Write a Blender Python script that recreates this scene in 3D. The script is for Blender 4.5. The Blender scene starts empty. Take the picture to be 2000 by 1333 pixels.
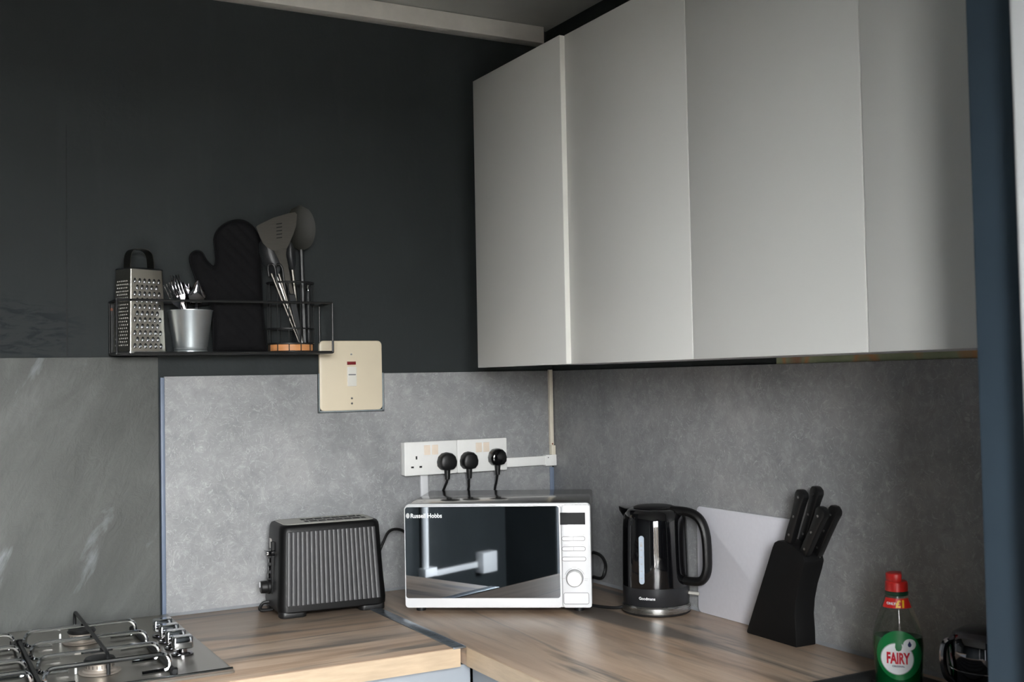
import bpy, bmesh, math, random
from mathutils import Vector, Matrix
random.seed(7)
scene = bpy.context.scene
COL = scene.collection

# ------------------------------------------------------------------ camera
cam_d = bpy.data.cameras.new('camera')
cam = bpy.data.objects.new('camera', cam_d)
COL.objects.link(cam)
cr = Vector((0.8764838772615912, -0.48104504722399816, -0.019278885905293742))
cu = Vector((0.0005047149183524911, -0.039126785196541766, 0.9992341266905544))
cf = Vector((0.48143094848933343, 0.8758223319951628, 0.03405120578211283))
CAM = Vector((-1.5887, -2.66, 1.4298))
cam.matrix_world = Matrix(((cr.x, cu.x, -cf.x, CAM.x), (cr.y, cu.y, -cf.y, CAM.y), (cr.z, cu.z, -cf.z, CAM.z), (0, 0, 0, 1)))
cam_d.sensor_width = 36.0
cam_d.lens = 2181.644 / 2000 * 36.0
cam_d.clip_start = 0.02
cam_d.dof.use_dof = True
cam_d.dof.focus_distance = 2.55
cam_d.dof.aperture_fstop = 8.0
scene.camera = cam

# ------------------------------------------------------------------ light
SKY = 60.0
wd = bpy.data.worlds.new('overcast_sky')
scene.world = wd
wd.use_nodes = True
bg = wd.node_tree.nodes['Background']
# overcast sky: three times brighter overhead than at the horizon
_tc = wd.node_tree.nodes.new('ShaderNodeTexCoord')
_sp = wd.node_tree.nodes.new('ShaderNodeSeparateXYZ')
_mr = wd.node_tree.nodes.new('ShaderNodeMapRange')
_mr.inputs['From Min'].default_value = 0.0
_mr.inputs['From Max'].default_value = 1.0
_mr.inputs['To Min'].default_value = 1.0 / 3
_mr.inputs['To Max'].default_value = 1.0
_cm = wd.node_tree.nodes.new('ShaderNodeMix')
_cm.data_type = 'RGBA'
_cm.inputs[6].default_value = (0.0, 0.0, 0.0, 1)
_cm.inputs[7].default_value = (1.0, 1.0, 1.0, 1)
wd.node_tree.links.new(_tc.outputs['Generated'], _sp.inputs[0])
wd.node_tree.links.new(_sp.outputs['Z'], _mr.inputs['Value'])
wd.node_tree.links.new(_mr.outputs['Result'], _cm.inputs[0])
wd.node_tree.links.new(_cm.outputs[2], bg.inputs['Color'])
bg.inputs['Strength'].default_value = SKY
# the glazed door behind the photographer lets the daylight in
DX0, DX1, DZ0, DZ1, DY = -2.26, -1.14, 0.06, 2.10, -3.05
# window in the right-hand wall beyond the pier
WY0, WY1, WZ0, WZ1 = -2.92, -2.10, 1.02, 2.06
pl = bpy.data.lights.new('door_daylight', 'AREA')
pl.shape = 'RECTANGLE'
pl.size = DX1 - DX0 + 0.1
pl.size_y = DZ1 - DZ0 + 0.1
pl.cycles.is_portal = True
plo = bpy.data.objects.new('door_daylight', pl)
COL.objects.link(plo)
plo.location = ((DX0 + DX1) / 2, DY - 0.13, (DZ0 + DZ1) / 2)
plo.rotation_euler = (math.radians(90), 0, 0)   # -Z of the lamp looks to +Y, into the room
wl_ = bpy.data.lights.new('window_daylight', 'AREA')
wl_.shape = 'RECTANGLE'
wl_.size = WZ1 - WZ0 + 0.06
wl_.size_y = WY1 - WY0 + 0.06
wl_.cycles.is_portal = True
wlo = bpy.data.objects.new('window_daylight', wl_)
COL.objects.link(wlo)
wlo.location = (0.13, (WY0 + WY1) / 2, (WZ0 + WZ1) / 2)
wlo.rotation_euler = (0, math.radians(90), 0)   # looks to -X
scene.view_settings.view_transform = 'Standard'
scene.view_settings.look = 'None'
scene.view_settings.gamma = 1.0
scene.view_settings.use_curve_mapping = False
scene.view_settings.exposure = 1.42
try:
    scene.cycles.max_bounces = 10
    scene.cycles.transparent_max_bounces = 12
    scene.cycles.sample_clamp_indirect = 6.0
    scene.cycles.caustics_reflective = False
    scene.cycles.caustics_refractive = False
    scene.cycles.use_denoising = True
except Exception:
    pass

# ------------------------------------------------------------------ helpers
def lin(c):
    return tuple(((v / 255) / 12.92 if v / 255 <= 0.04045 else ((v / 255 + 0.055) / 1.055) ** 2.4) for v in c)

class NT:
    def __init__(s, name):
        s.m = bpy.data.materials.new(name)
        s.m.use_nodes = True
        s.t = s.m.node_tree
        s.b = s.t.nodes['Principled BSDF']
        s.out = s.t.nodes['Material Output']
    def n(s, typ, **kw):
        nd = s.t.nodes.new(typ)
        for k, v in kw.items():
            if k in nd.inputs:
                nd.inputs[k].default_value = v
            else:
                setattr(nd, k, v)
        return nd
    def l(s, a, b):
        s.t.links.new(a, b)
    def coords(s, scale=(1, 1, 1), rot=(0, 0, 0), loc=(0, 0, 0)):
        tc = s.n('ShaderNodeTexCoord')
        mp = s.n('ShaderNodeMapping')
        mp.inputs['Scale'].default_value = scale
        mp.inputs['Rotation'].default_value = rot
        mp.inputs['Location'].default_value = loc
        s.l(tc.outputs['Object'], mp.inputs['Vector'])
        return mp.outputs['Vector']
    def rcoords(s, scale, rot):
        a = s.coords(rot=rot)
        mp = s.n('ShaderNodeMapping')
        mp.inputs['Scale'].default_value = scale
        s.l(a, mp.inputs['Vector'])
        return mp.outputs['Vector']
    def noise(s, vec, scale, detail=4, rough=0.55, dist=0.0):
        nd = s.n('ShaderNodeTexNoise')
        nd.inputs['Scale'].default_value = scale
        nd.inputs['Detail'].default_value = detail
        nd.inputs['Roughness'].default_value = rough
        nd.inputs['Distortion'].default_value = dist
        s.l(vec, nd.inputs['Vector'])
        return nd.outputs['Fac']
    def ramp(s, fac, stops):
        r = s.n('ShaderNodeValToRGB')
        e = r.color_ramp.elements
        while len(e) < len(stops):
            e.new(0.5)
        for i, (p, c) in enumerate(stops):
            e[i].position = p
            e[i].color = (c[0], c[1], c[2], 1) if not isinstance(c, (int, float)) else (c, c, c, 1)
        s.l(fac, r.inputs['Fac'])
        return r.outputs['Color']
    def mix(s, fac, a, b, mode='MIX'):
        m = s.n('ShaderNodeMix', data_type='RGBA', blend_type=mode)
        for sock, v in ((m.inputs[0], fac), (m.inputs[6], a), (m.inputs[7], b)):
            if hasattr(v, 'links'):
                s.l(v, sock)
            elif isinstance(v, (int, float)):
                sock.default_value = v
            else:
                sock.default_value = (v[0], v[1], v[2], 1)
        return m.outputs[2]
    def bump(s, h, strength=0.2, dist=0.01):
        b = s.n('ShaderNodeBump')
        b.inputs['Strength'].default_value = strength
        b.inputs['Distance'].default_value = dist
        s.l(h, b.inputs['Height'])
        s.l(b.outputs['Normal'], s.b.inputs['Normal'])
    def base(s, c):
        if hasattr(c, 'links'):
            s.l(c, s.b.inputs['Base Color'])
        else:
            s.b.inputs['Base Color'].default_value = (c[0], c[1], c[2], 1)
    def set(s, **kw):
        for k, v in kw.items():
            s.b.inputs[k.replace('_', ' ')].default_value = v

def plain(name, rgb, rough=0.5, metal=0.0, var=0.06, vscale=40, bump=0.0, spec=0.5, coat=0.0, stretch=(1, 1, 1), rvar=0.0):
    t = NT(name)
    c = lin(rgb)
    v = t.coords(stretch)
    f = t.noise(v, vscale, 3)
    t.base(t.ramp(f, [(0.3, [x * (1 - var) for x in c]), (0.7, [min(1, x * (1 + var)) for x in c])]))
    t.set(Roughness=rough, Metallic=metal)
    t.b.inputs['Specular IOR Level'].default_value = spec
    t.b.inputs['Coat Weight'].default_value = coat
    if rvar:
        t.l(t.ramp(f, [(0.3, max(0, rough - rvar)), (0.7, rough + rvar)]), t.b.inputs['Roughness'])
    if bump:
        t.bump(f, bump, 0.002)
    return t.m

def m_wall():
    t = NT('charcoal_wall_paint')
    v = t.coords()
    a = t.noise(v, 3.5, 5, 0.6)
    b = t.noise(t.coords((7, 7, 1.2)), 2.2, 4, 0.6)
    c = t.mix(a, lin((39, 43, 44)), lin((47, 52, 53)))
    c = t.mix(t.ramp(b, [(0.55, 0.0), (0.75, 0.35)]), c, lin((54, 59, 61)))
    # old scuffed patch on the plaster left of the shelf
    g = t.n('ShaderNodeTexGradient', gradient_type='SPHERICAL')
    t.l(t.coords((5.2, 5.2, 9.0), loc=(1.365 * 5.2, 0, -1.552 * 9.0)), g.inputs['Vector'])
    s = t.noise(t.coords((4, 4, 16)), 4, 5, 0.65, 0.8)
    sm = t.n('ShaderNodeMath', operation='MULTIPLY')
    t.l(t.ramp(g.outputs['Fac'], [(0.15, 0.0), (0.55, 1.0)]), sm.inputs[0])
    t.l(t.ramp(s, [(0.48, 0.0), (0.60, 1.0)]), sm.inputs[1])
    c = t.mix(sm.outputs[0], c, lin((27, 31, 36)))
    t.base(c)
    t.set(Roughness=0.7)
    t.b.inputs['Specular IOR Level'].default_value = 0.25
    h = t.noise(v, 90, 3)
    h2 = t.noise(t.coords((1, 1, 0.25)), 14, 4)
    hm = t.n('ShaderNodeMath', operation='ADD')
    t.l(h, hm.inputs[0]); t.l(h2, hm.inputs[1])
    t.bump(hm.outputs[0], 0.12, 0.004)
    return t.m

def m_concrete():
    t = NT('concrete_effect_laminate')
    v = t.coords()
    a = t.noise(v, 5, 6, 0.62)
    b = t.noise(v, 38, 5, 0.7, 0.6)
    fib = t.noise(v, 24, 2, 0.5, 3.0)
    c = t.ramp(a, [(0.28, lin((122, 123, 126))), (0.5, lin((141, 142, 144))), (0.74, lin((158, 158, 158)))])
    c = t.mix(t.ramp(b, [(0.50, 0.0), (0.72, 0.5)]), c, lin((176, 177, 178)))
    c = t.mix(t.ramp(b, [(0.28, 0.45), (0.44, 0.0)]), c, lin((110, 111, 114)))
    c = t.mix(t.ramp(fib, [(0.485, 0.0), (0.5, 0.45), (0.515, 0.0)]), c, lin((196, 197, 198)))
    t.base(c)
    t.set(Roughness=0.55)
    t.bump(b, 0.05, 0.002)
    return t.m

def m_slate():
    t = NT('slate_tile_stone')
    v = t.coords()
    r = t.rcoords((1.0, 1.0, 0.32), (0, math.radians(-30), 0))
    a = t.noise(r, 9, 6, 0.65, 0.5)
    b = t.noise(v, 2.4, 4)
    f = t.noise(t.rcoords((1.0, 1.0, 0.22), (0, math.radians(-29), 0)), 13.0, 5, 0.62, 0.4)
    c = t.ramp(a, [(0.3, lin((76, 78, 76))), (0.55, lin((92, 94, 92))), (0.75, lin((110, 112, 110)))])
    c = t.mix(t.ramp(b, [(0.35, 0.35), (0.6, 0.0)]), c, lin((74, 75, 74)))
    c = t.mix(t.ramp(f, [(0.60, 0.0), (0.74, 0.75)]), c, lin((150, 155, 160)))
    t.base(c)
    t.set(Roughness=0.6)
    h = t.noise(t.rcoords((1, 1, 0.5), (0, math.radians(-30), 0)), 34, 6, 0.65, 0.7)
    t.bump(h, 0.45, 0.006)
    return t.m

def m_wood(name, along_y):
    t = NT(name)
    s = (1.0, 0.085, 1.0) if along_y else (0.085, 1.0, 1.0)
    s2 = (1.0, 0.11, 1.0) if along_y else (0.11, 1.0, 1.0)
    a = t.noise(t.coords(s), 26, 6, 0.62, 0.5)
    b = t.noise(t.coords(s2, loc=(3.1, 1.7, 0)), 11, 4, 0.6, 0.7)
    d = t.noise(t.coords(s, loc=(7.3, 2.2, 0)), 60, 4, 0.6)
    big = t.noise(t.coords(s2, loc=(0.4, 5.5, 0)), 5.0, 3)
    c = t.ramp(a, [(0.30, lin((156, 129, 106))), (0.5, lin((190, 163, 139))), (0.70, lin((210, 186, 162)))])
    c = t.mix(t.ramp(big, [(0.4, 0.0), (0.65, 0.5)]), c, lin((182, 168, 154)))
    c = t.mix(t.ramp(b, [(0.53, 0.0), (0.63, 0.85)]), c, lin((108, 103, 98)))
    c = t.mix(t.ramp(d, [(0.55, 0.0), (0.75, 0.35)]), c, lin((148, 128, 112)))
    t.base(c)
    t.set(Roughness=0.34)
    t.b.inputs['Specular IOR Level'].default_value = 0.45
    t.bump(a, 0.04, 0.002)
    return t.m

def m_brushed(name, rgb, rough=0.25, stretch=(1, 1, 40)):
    t = NT(name)
    f = t.noise(t.coords(stretch), 30, 3)
    c = lin(rgb)
    t.base(t.ramp(f, [(0.3, [x * 0.9 for x in c]), (0.7, [min(1, x * 1.1) for x in c])]))
    t.set(Metallic=1.0)
    t.l(t.ramp(f, [(0.3, rough * 0.85), (0.7, rough * 1.15)]), t.b.inputs['Roughness'])
    return t.m

def m_clear(name, tint, fk=1.0):
    t = NT(name)
    tr = t.n('ShaderNodeBsdfTransparent')
    tr.inputs['Color'].default_value = (*tint, 1)
    gl = t.n('ShaderNodeBsdfGlossy')
    gl.inputs['Roughness'].default_value = 0.04
    fr = t.n('ShaderNodeFresnel')
    fr.inputs['IOR'].default_value = 1.45
    vn = t.noise(t.coords(), 8)
    mx = t.n('ShaderNodeMixShader')
    ad = t.n('ShaderNodeMath', operation='MULTIPLY_ADD')
    ad.inputs[1].default_value = 0.02
    sc_ = t.n('ShaderNodeMath', operation='MULTIPLY')
    sc_.inputs[1].default_value = fk
    t.l(fr.outputs[0], sc_.inputs[0])
    t.l(vn, ad.inputs[0]); t.l(sc_.outputs[0], ad.inputs[2])
    t.l(ad.outputs[0], mx.inputs['Fac'])
    t.l(tr.outputs[0], mx.inputs[1]); t.l(gl.outputs[0], mx.inputs[2])
    t.l(mx.outputs[0], t.out.inputs['Surface'])
    return t.m

def m_patchy():
    # bare plaster left under the wall cabinets, old green and orange paint
    t = NT('old_paint_plaster')
    v = t.coords()
    a = t.noise(t.coords((1, 1, 0.6), loc=(0, 0.23, 0)), 9, 2, 0.4)
    b = t.noise(v, 60, 4)
    c = t.ramp(a, [(0.30, lin((138, 148, 118))), (0.50, lin((152, 160, 130))), (0.56, lin((192, 142, 96))), (0.62, lin((146, 154, 126))), (0.7, lin((150, 104, 80)))])
    c = t.mix(t.ramp(b, [(0.5, 0.0), (0.7, 0.4)]), c, lin((170, 160, 136)))
    t.base(c)
    t.set(Roughness=0.8)
    t.bump(b, 0.2, 0.003)
    return t.m

M = {}
M['wall'] = m_wall()
M['pier'] = plain('blue_grey_wall_paint', (56, 70, 82), 0.7, vscale=6, var=0.06, bump=0.05, spec=0.25)
M['seam'] = plain('dark_crack_filler', (26, 29, 31), 0.8, vscale=60, var=0.25)
M['concrete'] = m_concrete()
M['slate'] = m_slate()
M['wood_x'] = m_wood('oak_laminate_lengthways', False)
M['wood_y'] = m_wood('oak_laminate_crossways', True)
M['edge_wood'] = plain('pale_oak_edging', (176, 156, 132), 0.45, var=0.1, vscale=14, stretch=(1, 1, 8))
M['patchy'] = m_patchy()
M['ceiling'] = plain('ceiling_paint', (188, 189, 184), 0.8, vscale=6, bump=0.05)
M['batten'] = plain('white_painted_batten', (222, 219, 212), 0.5, vscale=20, bump=0.05)
M['floor'] = plain('grey_vinyl_floor', (62, 62, 64), 0.45, vscale=3, var=0.15)
M['cab'] = plain('light_grey_satin_door', (210, 210, 207), 0.38, vscale=3, var=0.015)
M['cab_white'] = plain('white_cabinet_carcass', (222, 224, 228), 0.4, vscale=4, var=0.02)
M['base_door'] = plain('pale_grey_base_door', (142, 148, 155), 0.4, vscale=4, var=0.02)
M['tinted_chrome'] = plain('dark_tinted_chrome', (92, 92, 96), 0.06, metal=1.0, var=0.02, vscale=12)
M['cab_edge'] = plain('pale_door_edging', (226, 226, 220), 0.4, vscale=10, var=0.02)
M['blue_trim'] = plain('grey_blue_trim', (108, 120, 140), 0.45, vscale=30, var=0.05)
M['steel_trim'] = m_brushed('brushed_aluminium_trim', (176, 186, 196), 0.3, (1, 30, 1))
M['white'] = plain('white_plastic', (238, 238, 236), 0.3, vscale=50, var=0.015)
M['white_gloss'] = plain('white_enamel', (214, 215, 218), 0.22, vscale=30, var=0.01, coat=0.3)
M['white_aged'] = plain('yellowed_white_plastic', (220, 213, 196), 0.45, vscale=12, var=0.1)
M['cream'] = plain('cream_plastic', (222, 210, 186), 0.35, vscale=10, var=0.025)
M['switch_white'] = plain('pale_switch_plastic', (224, 222, 214), 0.35, var=0.02)
M['peach'] = plain('peach_switch_plastic', (236, 222, 206), 0.4, var=0.03)
M['red_neon'] = plain('dark_red_neon', (122, 26, 32), 0.25, var=0.1)
M['sealant'] = plain('grey_sealant', (136, 138, 142), 0.6, var=0.08, vscale=40)
M['caulk'] = plain('grey_filler', (134, 142, 146), 0.7, var=0.12, vscale=60)
M['dark_hole'] = plain('black_recess', (14, 14, 15), 0.7, var=0.1)
M['black'] = plain('black_plastic', (16, 16, 17), 0.45, var=0.1, vscale=80)
M['black_satin'] = plain('black_satin_plastic', (11, 11, 12), 0.42, var=0.08, vscale=60, spec=0.3)
M['grey_rib'] = plain('dark_grey_ribbed_plastic', (60, 60, 62), 0.45, var=0.06, vscale=60)
M['black_gloss'] = plain('black_gloss_enamel', (10, 10, 12), 0.06, var=0.1, vscale=5, coat=0.5)
M['black_matt'] = plain('black_matt_band', (40, 41, 44), 0.38, metal=0.3, var=0.06, vscale=90)
M['cord'] = plain('black_rubber_cord', (18, 18, 19), 0.45, var=0.1)
M['wire'] = plain('black_coated_wire', (22, 23, 24), 0.42, var=0.12, vscale=60)
M['chrome'] = plain('polished_chrome', (206, 208, 212), 0.07, metal=1.0, var=0.02, vscale=12)
M['chrome_dark'] = plain('smoky_chrome', (150, 148, 152), 0.12, metal=1.0, var=0.06, vscale=20)
M['steel'] = m_brushed('brushed_steel', (178, 178, 176), 0.28)
M['steel_satin'] = plain('satin_steel_sheet', (186, 184, 178), 0.45, metal=0.45, var=0.03)
M['dial_silver'] = plain('pale_silver_dial', (214, 214, 214), 0.3, metal=0.35, var=0.04, vscale=60)
M['grater_dot'] = plain('bright_punched_steel', (206, 204, 198), 0.5, metal=0.0, var=0.05)
M['steel_dull'] = m_brushed('dull_steel', (98, 95, 90), 0.34)
M['burner_alloy'] = plain('pale_burner_alloy', (180, 170, 160), 0.4, metal=0.6, var=0.06)
M['steel_hob'] = plain('stainless_hob_plate', (172, 169, 162), 0.3, metal=0.9, var=0.03, vscale=5)
M['steel_grater'] = plain('grater_steel', (180, 176, 166), 0.32, metal=1.0, var=0.03, vscale=30)
M['zinc'] = plain('galvanised_zinc', (206, 214, 218), 0.36, metal=0.9, var=0.03, vscale=60)
M['micro_top'] = m_brushed('grey_steel_casing', (148, 146, 144), 0.14, (1, 40, 1))
M['mirror'] = plain('mirror_glass_door', (158, 164, 172), 0.02, metal=1.0, var=0.01, vscale=2)
M['print_white'] = plain('white_print', (236, 238, 240), 0.4, var=0.01)
M['print_grey'] = plain('grey_print', (176, 176, 178), 0.5, var=0.02)
M['line_grey'] = plain('grey_outline_print', (122, 122, 124), 0.5, var=0.02)
M['display'] = plain('dark_display_glass', (20, 21, 25), 0.3, var=0.05, spec=0.12)
M['board'] = plain('white_cutting_board_plastic', (208, 208, 216), 0.45, vscale=120, var=0.02, bump=0.03)
M['knife_black'] = plain('black_knife_handle', (12, 12, 13), 0.4, var=0.1, vscale=90)
M['block_black'] = plain('black_stained_wood_block', (8, 8, 9), 0.6, var=0.12, vscale=30, spec=0.25)
M['mitt'] = plain('black_quilted_cotton', (14, 14, 16), 0.9, var=0.25, vscale=160, bump=0.3, spec=0.2)
M['cork'] = plain('bamboo_base', (212, 146, 92), 0.5, var=0.12, vscale=18, stretch=(1, 1, 6))
M['olive'] = plain('olive_nylon', (24, 24, 17), 0.6, var=0.1)
M['nylon'] = plain('dark_grey_nylon', (34, 36, 38), 0.4, var=0.08)
M['red_cap'] = plain('red_cap_plastic', (196, 34, 30), 0.35, var=0.04)
M['red_label'] = plain('red_label_print', (206, 38, 32), 0.4, var=0.03)
M['yellow_print'] = plain('yellow_print', (242, 186, 30), 0.4, var=0.03)
M['green_label'] = plain('green_label_print', (10, 112, 56), 0.35, var=0.06, vscale=30)
M['green_dark'] = plain('dark_green_collar', (20, 58, 40), 0.35, var=0.06)
M['blue_print'] = plain('navy_print', (34, 44, 92), 0.4, var=0.02)
M['red_print'] = plain('crimson_print', (200, 26, 48), 0.4, var=0.02)
M['liquid'] = plain('green_washing_up_liquid', (4, 78, 38), 0.12, var=0.08, vscale=6)
M['clear'] = m_clear('clear_bottle_plastic', (0.93, 0.95, 0.92), 0.35)
M['pane'] = m_clear('door_glass', (0.97, 0.98, 0.98))
M['water_gauge'] = plain('frosted_gauge', (178, 190, 204), 0.3, var=0.03)
M['sink'] = plain('black_composite_sink', (30, 32, 33), 0.4, var=0.2, vscale=200)
M['patio'] = plain('outdoor_paving', (82, 80, 78), 0.85, vscale=6, var=0.2)
M['fence'] = plain('weathered_fence_timber', (80, 74, 68), 0.8, vscale=8, var=0.2)
M['frame_white'] = plain('white_upvc', (244, 246, 248), 0.3, var=0.01)
M['brass'] = plain('worn_bracket', (120, 62, 36), 0.55, var=0.2)

class MB:
    """collects geometry for one mesh object"""
    def __init__(s):
        s.v, s.f = [], []
    def add(s, vs, fs, m=None):
        o = len(s.v)
        for p in vs:
            p = Vector(p)
            s.v.append(m @ p if m else p)
        for f in fs:
            s.f.append(tuple(i + o for i in f))
        return s
    def box(s, a, b, m=None):
        x0, y0, z0 = (min(a[i], b[i]) for i in range(3))
        x1, y1, z1 = (max(a[i], b[i]) for i in range(3))
        vs = [(x0, y0, z0), (x1, y0, z0), (x1, y1, z0), (x0, y1, z0), (x0, y0, z1), (x1, y0, z1), (x1, y1, z1), (x0, y1, z1)]
        return s.add(vs, [(3, 2, 1, 0), (4, 5, 6, 7), (0, 1, 5, 4), (1, 2, 6, 5), (2, 3, 7, 6), (3, 0, 4, 7)], m)
    def loft(s, rings, cap0=True, cap1=True, m=None):
        n = len(rings[0])
        vs = [p for r in rings for p in r]
        fs = []
        for k in range(len(rings) - 1):
            for i in range(n):
                j = (i + 1) % n
                fs.append((k * n + i, k * n + j, (k + 1) * n + j, (k + 1) * n + i))
        if cap0:
            fs.append(tuple(range(n - 1, -1, -1)))
        if cap1:
            fs.append(tuple((len(rings) - 1) * n + i for i in range(n)))
        return s.add(vs, fs, m)
    def lathe(s, prof, seg=40, m=None, ex=1.0, ey=1.0, cap=True):
        rings = [[(r * ex * math.cos(2 * math.pi * i / seg), r * ey * math.sin(2 * math.pi * i / seg), z) for i in range(seg)] for r, z in prof]
        return s.loft(rings, cap and prof[0][0] > 1e-5, cap and prof[-1][0] > 1e-5, m)
    def prism(s, poly, d0, d1, axis='y', m=None):
        """extrude a 2-D outline; axis y: outline is (x,z); axis x: (y,z); axis z: (x,y)"""
        def P(p, d):
            return (p[0], d, p[1]) if axis == 'y' else ((d, p[0], p[1]) if axis == 'x' else (p[0], p[1], d))
        return s.loft([[P(p, d0) for p in poly], [P(p, d1) for p in poly]], m=m)
    def tube(s, pts, r, seg=8, closed=False, m=None):
        pts = [Vector(p) for p in pts]
        n = len(pts)
        rr = r if isinstance(r, (list, tuple)) else [r] * n
        rings = []
        up = None
        for i, p in enumerate(pts):
            a = pts[i - 1] if (i > 0 or closed) else p
            b = pts[(i + 1) % n] if (i < n - 1 or closed) else p
            t = (b - a).normalized()
            if up is None:
                up = Vector((0, 0, 1)) if abs(t.z) < 0.9 else Vector((1, 0, 0))
            up = (up - t * up.dot(t))
            if up.length < 1e-6:
                up = t.orthogonal()
            up.normalize()
            sd = t.cross(up)
            rings.append([p + (up * math.cos(2 * math.pi * k / seg) + sd * math.sin(2 * math.pi * k / seg)) * rr[i] for k in range(seg)])
        if closed:
            rings.append(rings[0])
        return s.loft(rings, not closed, not closed, m)
    def disc(s, c, r, n=20, axis='z', d=0.001):
        mb = [(math.cos(2 * math.pi * i / n) * r, math.sin(2 * math.pi * i / n) * r) for i in range(n)]
        if axis == 'z':
            return s.prism([(c[0] + x, c[1] + y) for x, y in mb], c[2], c[2] + d, 'z')
        if axis == 'y':
            return s.prism([(c[0] + x, c[2] + y) for x, y in mb], c[1], c[1] - d, 'y')
        return s.prism([(c[1] + x, c[2] + y) for x, y in mb], c[0], c[0] - d, 'x')
    def build(s, name, mat, parent=None, bevel=0.0, seg=2, smooth=True, ang=35):
        bm = bmesh.new()
        vs = [bm.verts.new(p) for p in s.v]
        for f in s.f:
            try:
                bm.faces.new([vs[i] for i in f])
            except ValueError:
                pass
        bmesh.ops.remove_doubles(bm, verts=bm.verts, dist=1e-6)
        bmesh.ops.recalc_face_normals(bm, faces=bm.faces)
        if bevel > 0:
            es = [e for e in bm.edges if len(e.link_faces) == 2 and e.calc_face_angle(0) > math.radians(30)]
            bmesh.ops.bevel(bm, geom=es, offset=bevel, segments=seg, profile=0.5, affect='EDGES', clamp_overlap=True)
        me = bpy.data.meshes.new(name)
        bm.to_mesh(me)
        bm.free()
        if smooth:
            me.polygons.foreach_set('use_smooth', [True] * len(me.polygons))
            me.set_sharp_from_angle(angle=math.radians(ang))
        me.materials.append(M[mat])
        o = bpy.data.objects.new(name, me)
        COL.objects.link(o)
        if parent:
            o.parent = parent
        return o

def tag(o, label=None, cat=None, group=None, kind=None):
    if label: o['label'] = label
    if cat: o['category'] = cat
    if group: o['group'] = group
    if kind: o['kind'] = kind
    return o

def thing(name, label, cat, loc=(0, 0, 0), rz=0.0, group=None, rot=None):
    o = bpy.data.objects.new(name, None)
    COL.objects.link(o)
    o.empty_display_size = 0.05
    o.location = loc
    o.rotation_euler = rot if rot else (0, 0, rz)
    return tag(o, label, cat, group)

def struct(o, label=None):
    return tag(o, label, None, None, 'structure')

def rrect(hx, hy, r, n=5, cx=0, cy=0):
    pts = []
    for sx, sy, a0 in ((1, 1, 0), (-1, 1, 90), (-1, -1, 180), (1, -1, 270)):
        for k in range(n + 1):
            a = math.radians(a0 + 90 * k / n)
            pts.append((cx + sx * (hx - r) + r * math.cos(a), cy + sy * (hy - r) + r * math.sin(a)))
    return pts

def rect(x0, z0, x1, z1, r, n=5):
    return rrect((x1 - x0) / 2, (z1 - z0) / 2, r, n, (x0 + x1) / 2, (z0 + z1) / 2)

def smooth_path(pts, n=8):
    """Catmull-Rom through the points"""
    P = [Vector(p) for p in pts]
    out = []
    for i in range(len(P) - 1):
        p0, p1, p2, p3 = P[max(i - 1, 0)], P[i], P[i + 1], P[min(i + 2, len(P) - 1)]
        for k in range(n):
            t = k / n
            out.append(0.5 * ((2 * p1) + (p2 - p0) * t + (2 * p0 - 5 * p1 + 4 * p2 - p3) * t * t + (3 * p1 - p0 - 3 * p2 + p3) * t ** 3))
    out.append(P[-1])
    return out

def text_mesh(body, size, extrude=0.0003, offset=0.0, align='LEFT'):
    c = bpy.data.curves.new('lettering', 'FONT')
    c.body = body
    c.size = size
    c.extrude = extrude
    c.offset = offset
    c.align_x = align
    c.resolution_u = 3
    o = bpy.data.objects.new('lettering', c)
    COL.objects.link(o)
    dg = bpy.context.evaluated_depsgraph_get()
    dg.update()
    me = bpy.data.meshes.new_from_object(o.evaluated_get(dg))
    vs = [v.co.copy() for v in me.vertices]
    fs = [tuple(p.vertices) for p in me.polygons]
    bpy.data.objects.remove(o)
    bpy.data.curves.remove(c)
    bpy.data.meshes.remove(me)
    return vs, fs

# ------------------------------------------------------------------ setting
W, L, H = 2.60, 3.05, 2.40
def wallbox(name, a, b, mat='wall'):
    return struct(MB().box(a, b).build(name, mat, smooth=False))

wall_back = wallbox('wall_back', (-W - 0.1, 0, 0), (0.1, 0.1, H))
wall_right = struct(MB().box((0, WY1, 0), (0.1, 0, H)).box((0, -L, 0), (0.1, WY0, H)).box((0, WY0, 0), (0.1, WY1, WZ0)).box((0, WY0, WZ1), (0.1, WY1, H)).build('wall_right', 'wall', smooth=False))
wall_left = wallbox('wall_left', (-W - 0.1, -L, 0), (-W, 0, H))
floor = wallbox('floor', (-W - 0.1, -L - 0.1, -0.1), (0.1, 0.1, 0), 'floor')
ceiling = wallbox('ceiling', (-W - 0.1, -L - 0.1, H), (0.1, 0.1, H + 0.1), 'ceiling')
b = MB()
b.box((-W - 0.1, -L - 0.1, 0), (DX0, -L, H)).box((DX1, -L - 0.1, 0), (0.1, -L, H)).box((DX0, -L - 0.1, DZ1), (DX1, -L, H)).box((DX0, -L - 0.1, 0), (DX1, -L, DZ0))
struct(b.build('wall_front', 'wall', smooth=False))
# a painted join in the plaster left of the shelf
struct(MB().box((-1.2602, -0.0012, 1.50), (-1.2570, 0.0, 2.02)).build('plaster_seam', 'seam', wall_back), None)
del wall_back.children[0]['kind']
# dark pier that ends the right-hand run, and the white frame beyond it
struct(MB().box((-0.47, -2.05, 0), (0, -1.764, H)).build('wall_pier', 'pier', bevel=0.006, seg=2))
b = MB()
b.box((-0.502, -2.00, 0), (-0.20, -1.846, H - 0.01))
struct(b.build('trim_1', 'frame_white', bevel=0.008, seg=3), 'white frame upright at the right edge')
# ceiling batten
b = MB()
b.box((-W, -0.042, 2.352), (-0.03, -0.001, 2.398))
struct(b.build('trim_2', 'batten', bevel=0.002), 'white painted batten under the ceiling')
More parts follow.
